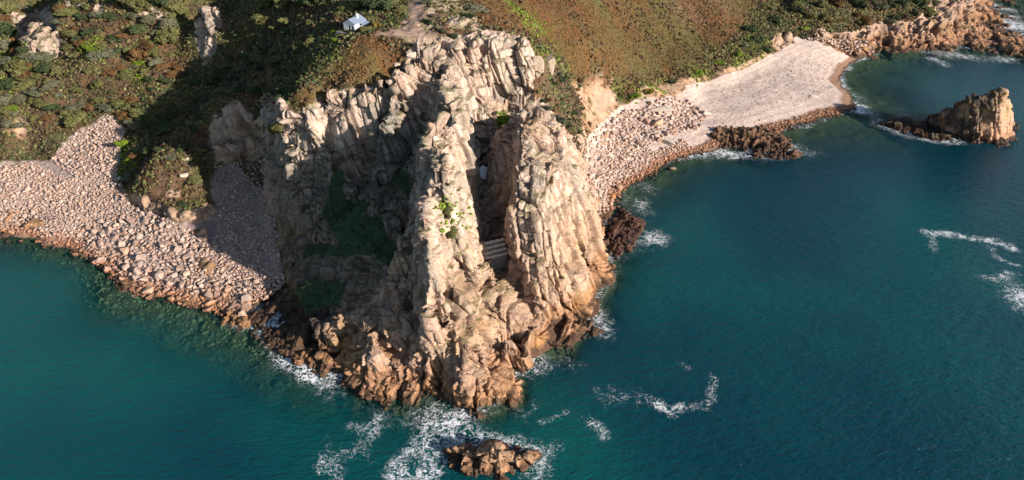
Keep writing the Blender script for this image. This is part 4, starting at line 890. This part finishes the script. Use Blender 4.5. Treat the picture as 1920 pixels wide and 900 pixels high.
for m in STONES:
    vv = np.empty(len(m.vertices) * 3, np.float32); m.vertices.foreach_get('co', vv); m.calc_loop_triangles()
    tt = np.empty(len(m.loop_triangles) * 3, np.int32); m.loop_triangles.foreach_get('vertices', tt); SN.append((vv.reshape(-1, 3), tt.reshape(-1, 3)))
def rotm(a, b, c):
    ca, sa, cb, sb, cc, sc_ = np.cos(a), np.sin(a), np.cos(b), np.sin(b), np.cos(c), np.sin(c)
    Rx = np.array([[1, 0, 0], [0, ca, -sa], [0, sa, ca]]); Ry = np.array([[cb, 0, sb], [0, 1, 0], [-sb, 0, cb]]); Rz = np.array([[cc, -sc_, 0], [sc_, cc, 0], [0, 0, 1]]); return Rz @ Ry @ Rx
def field(poly, n, smin, smax, power, gap, seed, taken, sink=False):
    rng = np.random.default_rng(seed); m = poly_mask(pp(poly), 0) > .5; J, I = np.nonzero(m)
    if len(J) == 0: return []
    sizes = np.sort(smin * (1 - rng.uniform(0, 1, n) * (1 - (smin / smax) ** power)) ** (-1 / power))[::-1]
    out = []
    for s in sizes:
        for _ in range(6):
            k = rng.integers(len(J)); x = GX[I[k]] + rng.uniform(-.25, .25); y = GY[J[k]] + rng.uniform(-.25, .25)
            key = (int(x // 3), int(y // 3)); good = True
            for a in (-1, 0, 1):
                for b in (-1, 0, 1):
                    for (ox, oy, os) in taken.get((key[0] + a, key[1] + b), ()):
                        if (ox - x) ** 2 + (oy - y) ** 2 < (gap * (os + s)) ** 2: good = False; break
                    if not good: break
                if not good: break
            if good:
                taken.setdefault(key, []).append((x, y, s)); z = float(samp(H1, x, y)) - (.55 * s if sink else 0)
                out.append((x, y, z + s * .18, s, rng.uniform(-.5, .5), rng.uniform(-.5, .5), rng.uniform(0, 6.28), int(rng.integers(10)), rng.uniform(0, 1))); break
    return out
tk = {}
F_left = field("150,420 260,400 330,425 385,440 400,520 470,560 460,600 400,590 330,570 270,560 180,500", 2600, .32, 2.0, 2.1, .56, 11, tk)
F_mid = field("-60,310 60,305 110,330 200,345 225,330 240,380 330,420 260,470 180,480 60,440 -60,430", 4200, .3, 1.15, 2.5, .56, 12, tk)
F_up = field("95,300 140,255 205,218 232,250 222,300 215,350 240,375 160,345", 700, .4, 1.1, 2.2, .6, 13, tk)
F_r1 = field("1085,270 1125,240 1170,208 1215,196 1290,190 1330,212 1310,240 1230,262 1180,300 1140,330 1105,330", 620, .5, 1.9, 1.9, .58, 14, tk)
F_r2 = field("1100,280 1180,262 1230,285 1280,262 1300,278 1240,310 1190,345 1150,372 1120,350", 900, .42, 1.0, 2.4, .55, 15, tk)
F_r3 = field("1180,330 1260,296 1340,262 1340,250 1430,240 1560,200 1620,200 1600,212 1440,256 1345,276 1260,310 1200,350", 900, .3, .8, 2.6, .5, 16, tk)
F_r4 = field('1330,180 1420,140 1500,100 1560,100 1590,130 1540,190 1450,230 1340,240', 700, .16, .5, 3, .5, 21, tk)
F_cove = field("400,300 500,300 515,400 530,510 460,520 395,480 410,400", 1300, .3, .9, 2.5, .55, 17, tk)
F_c2 = field('370,465 450,500 525,505 535,530 500,560 450,580 400,560', 500, .3, 1.1, 2.3, .56, 22, tk)
F_r5 = field('1085,290 1120,320 1165,345 1170,385 1140,395 1110,380 1095,330', 260, .5, 1.5, 2, .56, 23, tk)
F_far = field("1500,72 1530,60 1640,80 1640,100 1600,104", 120, .6, 1.6, 2, .6, 18, tk)
F_sub = field("60,462 200,500 300,560 420,600 520,650 600,720 560,760 450,700 330,640 200,580 60,500", 1500, .4, 1.9, 2.2, .5, 19, tk, True)
F_shore = field("0,445 120,455 190,490 260,545 380,580 460,600 440,625 360,605 240,570 160,510 0,462", 260, .5, 1.3, 2.0, .8, 20, tk)
log('stones', sum(len(f) for f in (F_left, F_mid, F_up, F_r1, F_r2, F_r3, F_cove, F_far, F_sub, F_shore)))
def d_cam(s): return math.sqrt(s[0] ** 2 + s[1] ** 2 + (CAM_H - s[2]) ** 2)
def inframe(s):
    dx, dy, dz = s[0], s[1], s[2] - CAM_H; dep_ = dy * CP - dz * SP; px = 960 + F * dx / dep_; py = 450 + F * (-dz * CP - dy * SP) / dep_
    return 0 < px < 1920 and 0 < py < 900
allb = [(s[3] / d_cam(s), s, g) for g, f in (('L', F_left + F_mid + F_up + F_shore), ('R', F_r1 + F_r2 + F_r3)) for s in f if s[2] > .2]
allb = [t for t in allb if inframe(t[1])]
allb.sort(key=lambda t: -t[0]); big_ = allb[:278]; bigset = {id(t[1]) for t in big_}
GL = {'L': ('angular pale pink granite boulder heaped on the left boulder beach', 'boulders on the left boulder beach'), 'R': ('pale fallen granite block at the near end of the pebble beach', 'fallen blocks on the pebble beach')}
for _, s, g in big_:
    o = obj('boulder', STONES[s[7]]); o.location = s[:3]; o.rotation_euler = s[4:7]; o.scale = (s[3],) * 3
    tag(o, GL[g][0], 'boulder', GL[g][1])
def stuff_stones(name, F):
    V, T, S, n = [], [], [], 0
    for s in F:
        if id(s) in bigset: continue
        vv, tt = SN[s[7]]; w = (vv * s[3]) @ rotm(*s[4:7]).T + np.array(s[:3]); V.append(w); T.append(tt + n); n += len(w); S.append(np.full(len(w), s[8]))
    m = mesh_np(name, np.concatenate(V), np.concatenate(T)); vfl(m, 'shade', np.concatenate(S)); tag(obj(name, m, SM_S), kind='stuff')
stuff_stones('loose_boulders', F_left + F_mid + F_up + F_shore); stuff_stones('fallen_blocks', F_r1 + F_r2 + F_r3 + F_r4 + F_r5); stuff_stones('cove_cobbles', F_cove + F_c2); stuff_stones('shore_rubble', F_far); stuff_stones('submerged_boulders', F_sub); bpy.data.objects['submerged_boulders'].data.materials.clear(); bpy.data.objects['submerged_boulders'].data.materials.append(plain_stone('weedy_stone', (.17, .145, .085)))
def one_stone(px, py, size, label, seed, rot=(0, 0, 0), name='boulder', lift=.25, cat='boulder', mat=None, n=13):
    x, y, z = ghit(px, py); m = stone_mesh(name, seed, n, (1, 1, 1)); m.materials.append(mat or SM_O)
    o = obj(name, m); o.scale = size; o.rotation_euler = rot; o.location = (x, y, z + size[2] * lift); return tag(o, label, cat)
ROUGH = plain_stone('rough_granite', (.36, .28, .21))
TAN, ORG, PALE = plain_stone('tan_granite', (.40, .27, .18)), plain_stone('orange_granite', (.40, .17, .06)), plain_stone('pale_granite', (.48, .41, .34))
one_stone(742, 121, (1.5, .9, .8), 'pale oval boulder lying in the bracken at the cliff top', 5, (0, 0, .4), mat=PALE)
one_stone(770, 104, (1.7, 1.0, 1.3), 'pale block with a black shadow at the cliff top above the oval boulder', 6, (.2, 0, .3), mat=PALE)
one_stone(1237, 234, (4.2, 2.6, 2.2), 'largest flat tan block on the pebble beach among the fallen blocks', 8, (.1, .1, .2), mat=TAN, n=10)
one_stone(1240, 212, (5.5, 3.0, 1.8), 'long pale slab above the tan block at the top of the pebble beach', 9, (.1, -.1, .3), mat=PALE, n=11)
one_stone(1250, 268, (4.4, 1.8, 1.6), 'cracked pale slab below the tan block on the pebble beach', 10, (0, .15, -.5), mat=PALE, n=11)
one_stone(1232, 262, (2.6, 1.5, 1.8), 'smaller block leaning on the cracked pale slab', 14, (.3, .15, -.3), mat=TAN, n=11)
one_stone(1110, 240, (1.5, 1.1, 3.0), 'dark upright boulder standing below the orange earth bank', 11, (.1, .2, .3), mat=TAN)
one_stone(1147, 372, (1.6, 1.3, 1.5), 'orange block standing in the surf at the near end of the pebble beach', 12, (.1, .1, .7), mat=ORG, n=11)
one_stone(1160, 356, (1.4, 1.1, 1.8), 'tan block just behind the orange block at the water edge', 13, (.2, .1, .2), mat=TAN, n=11)
one_stone(276, 546, (2.0, 1.7, 1.1), 'rounded tan boulder at the water edge, lowest on the left beach', 15, mat=TAN, n=18)
one_stone(1262, 318, (1.3, .9, .7), 'small tan boulder alone in the shallow water off the pebble beach', 16, mat=TAN)
one_stone(1325, 213, (2.6, 1.6, 1.1), 'pale block alone on the open pebbles just right of the fallen blocks', 17, (0, .2, .4), mat=PALE)
one_stone(1484, 142, (2.2, 1.3, .7), 'isolated pale block on the upper middle of the far beach', 18, mat=PALE)
one_stone(1526, 181, (2.2, 1.0, .6), 'small pale slab near the wave edge of the beach spit', 19, mat=PALE)
one_stone(1556, 166, (2.4, 1.2, .9), 'pale slab at the very edge of the breaking wave', 20, mat=PALE)
one_stone(345, 330, (1.6, 1.0, .9), 'pale rock cropping out on the face of the rocky mound', 21, (.3, 0, .5), mat=PALE)
one_stone(350, 300, (1.0, .9, .7), 'small white stone on the top of the rocky mound', 22, mat=PALE)
one_stone(1008, 132, (2.2, 1.9, 3.9), 'shorter and broader of two pale rock pinnacles beside the cliff', 23, (.1, -.05, .2), 'rock_pinnacle', .3, 'pinnacle', ROUGH, 24)
one_stone(1030, 134, (1.8, 1.6, 4.4), 'taller slimmer rock pinnacle on the edge of the brown hillside', 24, (.05, .12, .2), 'rock_pinnacle', .35, 'pinnacle', ROUGH, 26)
log('boulders')

# ------------------------------------------------------------------ hut, terrace, person, steps, tarpaulin
def simple_mat(name, c, rough=.8, var=.15, scale=3.):
    m, nt, p = newmat(name); L = nt.links.new; geo = nd(nt, 'ShaderNodeNewGeometry')
    no = nd(nt, 'ShaderNodeTexNoise'); no.inputs['Scale'].default_value = scale; no.inputs['Detail'].default_value = 5; L(geo.outputs['Position'], no.inputs['Vector'])
    ra = nd(nt, 'ShaderNodeValToRGB'); L(no.outputs['Fac'], ra.inputs[0]); ra.color_ramp.elements[0].position = .3; ra.color_ramp.elements[1].position = .7
    ra.color_ramp.elements[0].color = (*[k * (1 - var) for k in c], 1); ra.color_ramp.elements[1].color = (*[min(1, k * (1 + var)) for k in c], 1)
    L(ra.outputs[0], p.inputs['Base Color']); p.inputs['Roughness'].default_value = rough; return m
WHITE = simple_mat('white_render', (.72, .72, .72), .8, .08); SLATE = simple_mat('slate', (.16, .20, .27), .6, .2); DOORWAY = simple_mat('doorway_dark', (.035, .035, .045)); CONC_LIT = simple_mat('concrete', (.62, .56, .50), .9, .25, 1.5); CONC_SHADE = simple_mat('shaded_concrete', (.22, .19, .165), .9, .3, 1.5); GREYST = simple_mat('grey_stone', (.26, .25, .25), .9, .3)  # concrete comes in a lit and a shaded tone
def bmobj(name, bm, mat, parent=None, bevel=0):
    if bevel: bmesh.ops.bevel(bm, geom=bm.edges[:], offset=bevel, segments=1, affect='EDGES')
    bmesh.ops.recalc_face_normals(bm, faces=bm.faces[:]); m = bpy.data.meshes.new(name); bm.to_mesh(m); bm.free(); return obj(name, m, mat, parent)
def box(bm, a, b):
    r = bmesh.ops.create_cube(bm, size=1, matrix=Matrix.Translation([(i + j) / 2 for i, j in zip(a, b)]) @ Matrix.Diagonal([abs(j - i) for i, j in zip(a, b)] + [1])); return r
hx, hy, hz = ghit(655, 61)
hut = tag(obj('hut', None), 'small white rendered hut with two dark doorways on the headland top', 'hut'); hut.location = (hx, hy + .8, hz - .2); hut.rotation_euler = (0, 0, math.radians(-27)); hut.scale = (.88, .88, .95)
W, D, EH, RH = 4.7, 6.2, 2.7, 3.9
def wallpiece(pts, t, horiz):
    bm = bmesh.new(); a = [bm.verts.new(p) for p in pts]; f = bm.faces.new(a); r = bmesh.ops.extrude_face_region(bm, geom=[f]); bmesh.ops.translate(bm, verts=[g for g in r['geom'] if isinstance(g, bmesh.types.BMVert)], vec=t); return bm
# front gable with two doorways cut in: piers, lintel and gable as one wall mesh
bm = bmesh.new(); h0 = -1.2
for a, b, c, d in ((-W / 2, -.35, 0, 0), (-.35, .5, 2.05, 0), (.5, .85, 0, 0), (.85, 1.7, 2.05, 0), (1.7, W / 2, 0, 0)):
    box(bm, (a, 0, h0 if c == 0 else c), (b, .3, EH if c == 0 else EH))
for s_ in (0, D - .3):
    vs = [bm.verts.new(p) for p in ((-W / 2, s_, EH), (W / 2, s_, EH), (0, s_, RH))]; f = bm.faces.new(vs); r = bmesh.ops.extrude_face_region(bm, geom=[f]); bmesh.ops.translate(bm, verts=[g for g in r['geom'] if isinstance(g, bmesh.types.BMVert)], vec=(0, .3, 0))
box(bm, (-W / 2, .3, h0), (-W / 2 + .3, D, EH)); box(bm, (W / 2 - .3, .3, h0), (W / 2, D, EH)); box(bm, (-W / 2 + .3, D - .3, h0), (W / 2 - .3, D, EH))
bmobj('wall', bm, WHITE, hut)
bm = bmesh.new()
for sgn in (-1, 1):
    P = [(0, -.15, RH + .12), (sgn * (W / 2 + .25), -.15, EH + .0), (sgn * (W / 2 + .25), D + .15, EH + .0), (0, D + .15, RH + .12)]
    vs = [bm.verts.new(p) for p in P]; f = bm.faces.new(vs); r = bmesh.ops.extrude_face_region(bm, geom=[f]); bmesh.ops.translate(bm, verts=[g for g in r['geom'] if isinstance(g, bmesh.types.BMVert)], vec=(0, 0, -.1))
rf = bmobj('roof', bm, SLATE, hut)
bm = bmesh.new(); box(bm, (.2, 3.6, RH - .5), (.95, 4.3, RH + .95)); bmobj('chimney', bm, WHITE, rf, .03)
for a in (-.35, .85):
    bm = bmesh.new(); box(bm, (a, .16, -1.2), (a + .85, .24, 2.05)); bmobj('doorway_fill', bm, DOORWAY, hut)  # near-black panel stands in for the dark inside of each opening
bm = bmesh.new(); box(bm, (W / 2 + .002, 2.6, h0), (W / 2 + 1.3, D - .4, 1.9)); bmobj('annexe', bm, WHITE, hut, .02)
bm = bmesh.new(); vs = [bm.verts.new(p) for p in ((W / 2 + .27, 2.4, 2.45), (W / 2 + 1.5, 2.4, 2.05), (W / 2 + 1.5, D - .2, 2.05), (W / 2 + .27, D - .2, 2.45))]; f = bm.faces.new(vs); r = bmesh.ops.extrude_face_region(bm, geom=[f]); bmesh.ops.translate(bm, verts=[g for g in r['geom'] if isinstance(g, bmesh.types.BMVert)], vec=(0, 0, .1)); bmobj('annexe_roof', bm, SLATE, hut)
bm = bmesh.new(); box(bm, (-W / 2 - 1.2, -1.9, -1.6), (1.2, -1.5, .25)); bmesh.ops.subdivide_edges(bm, edges=bm.edges[:], cuts=3, use_grid_fill=True)
for w_ in bm.verts: w_.co += Vector((rg.uniform(-.06, .06), rg.uniform(-.06, .06), rg.uniform(-.1, .1)))
tw = bmobj('terrace_wall', bm, GREYST); tw.location = hut.location; tw.rotation_euler = hut.rotation_euler; tag(tw, 'low grey stone terrace wall in front of the white hut', 'wall')
# person standing on the bare ground
x, y, z = ghit(768, 60)
JV = [(0, 0, .92), (0, 0, 1.15), (0, 0, 1.40), (0, 0, 1.50), (0, -.01, 1.60), (0, 0, 1.70), (-.19, 0, 1.40), (-.24, .02, 1.15), (-.22, -.08, .92), (.19, 0, 1.40), (.24, .02, 1.15), (.22, -.08, .92), (-.10, 0, .86), (-.11, 0, .48), (-.12, .02, .08), (-.12, -.14, .04), (.10, 0, .86), (.12, -.02, .48), (.13, .04, .08), (.13, -.12, .04)]
JE = [(0, 1), (1, 2), (2, 3), (3, 4), (4, 5), (2, 6), (6, 7), (7, 8), (2, 9), (9, 10), (10, 11), (0, 12), (12, 13), (13, 14), (14, 15), (0, 16), (16, 17), (17, 18), (18, 19)]
JR = [.15, .145, .15, .055, .095, .08, .065, .05, .035, .065, .05, .035, .095, .065, .045, .035, .095, .065, .045, .035]
m = bpy.data.meshes.new('person'); m.from_pydata(JV, JE, []); per = obj('person', m)
sk = per.modifiers.new('s', 'SKIN'); per.modifiers.new('u', 'SUBSURF').levels = 1
for i, r in enumerate(JR): m.skin_vertices[0].data[i].radius = (r, r * .8)
m.skin_vertices[0].data[0].use_root = True
dg = bpy.context.evaluated_depsgraph_get(); pm = bpy.data.meshes.new_from_object(per.evaluated_get(dg)); per.modifiers.clear(); per.data = pm
pm.materials.clear(); CL = simple_mat('dark_clothes', (.035, .03, .04)); SKN = simple_mat('skin', (.45, .28, .2), .6, .03); HAIR = simple_mat('dark_hair', (.03, .02, .015))
pm.materials.append(CL); pm.materials.append(SKN)
for p_ in pm.polygons: p_.material_index = 1 if (p_.center.z > 1.49 or (p_.center.z < .97 and abs(p_.center.x) > .19 and p_.center.z > .85)) else 0
per.location = (x, y, z - .02); per.rotation_euler = (0, 0, .4); tag(per, 'person in dark clothes standing on the bare ground right of the hut', 'person')
bm = bmesh.new(); bmesh.ops.create_icosphere(bm, subdivisions=2, radius=.112, matrix=Matrix.Translation((0, .02, 1.685)) @ Matrix.Diagonal((.9, 1, .85, 1))); bmobj('hair', bm, HAIR, per)
x, y, z = ghit(734, 47)
bm = bmesh.new(); bmesh.ops.create_uvsphere(bm, u_segments=10, v_segments=6, radius=.42, matrix=Matrix.Diagonal((1.2, .8, .7, 1)))
o = bmobj('bag', bm, simple_mat('yellow_fabric', (.7, .5, .03))); o.location = (x, y, z + .2); tag(o, 'small bright yellow bag lying by the rocks near the path', 'bag')
# concrete terraces across the ravine
x, y, z = ghit(912, 486); st = tag(obj('terrace_steps', None), 'pale stepped concrete terraces walling the mouth of the dark ravine', 'steps'); st.location = (x - .6, y, z - .6); st.rotation_euler = (0, .0, math.radians(22))
for k in range(4):
    bm = bmesh.new(); box(bm, (-.5 - .1 * k, k * .85, -4), (6.6, k * .85 + .83, .5 + k * .95)); bmesh.ops.subdivide_edges(bm, edges=bm.edges[:], cuts=3, use_grid_fill=True)
    for w_ in bm.verts: w_.co += Vector((rg.uniform(-.03, .03), rg.uniform(-.03, .03), rg.uniform(-.05, .05)))
    stp = bmobj('step', bm, CONC_SHADE, st)
    bm = bmesh.new(); box(bm, (-.55 - .1 * k, k * .85 - .22, .5 + k * .95 + .06), (6.65, k * .85 + .62, .5 + k * .95 + .34)); bmobj('slab', bm, CONC_LIT, stp, .03)  # pale overhanging slabs added for lit tread edges, bodies darker for shaded risers
x, y, z = ghit(907, 332)
bm = bmesh.new(); bmesh.ops.create_grid(bm, x_segments=14, y_segments=14, size=1.0)
for w_ in bm.verts:
    u, t = w_.co.x, w_.co.y; rr_ = 1 + .18 * math.sin(5 * math.atan2(t, u))
    w_.co = Vector((u * 1.25 * rr_, t * .9 * rr_, 1.5 + t * 1.5 + .14 * math.sin(4 * u + 2 * t) + .08 * math.sin(9 * t + 3 * u)))
r = bmesh.ops.solidify(bm, geom=bm.faces[:], thickness=.05)
o = bmobj('tarpaulin', bm, simple_mat('white_sheet', (.82, .83, .86), .6, .05)); o.location = (x, y, z); tag(o, 'white tarpaulin sheet propped in the dark ravine', 'tarpaulin')
log('done')
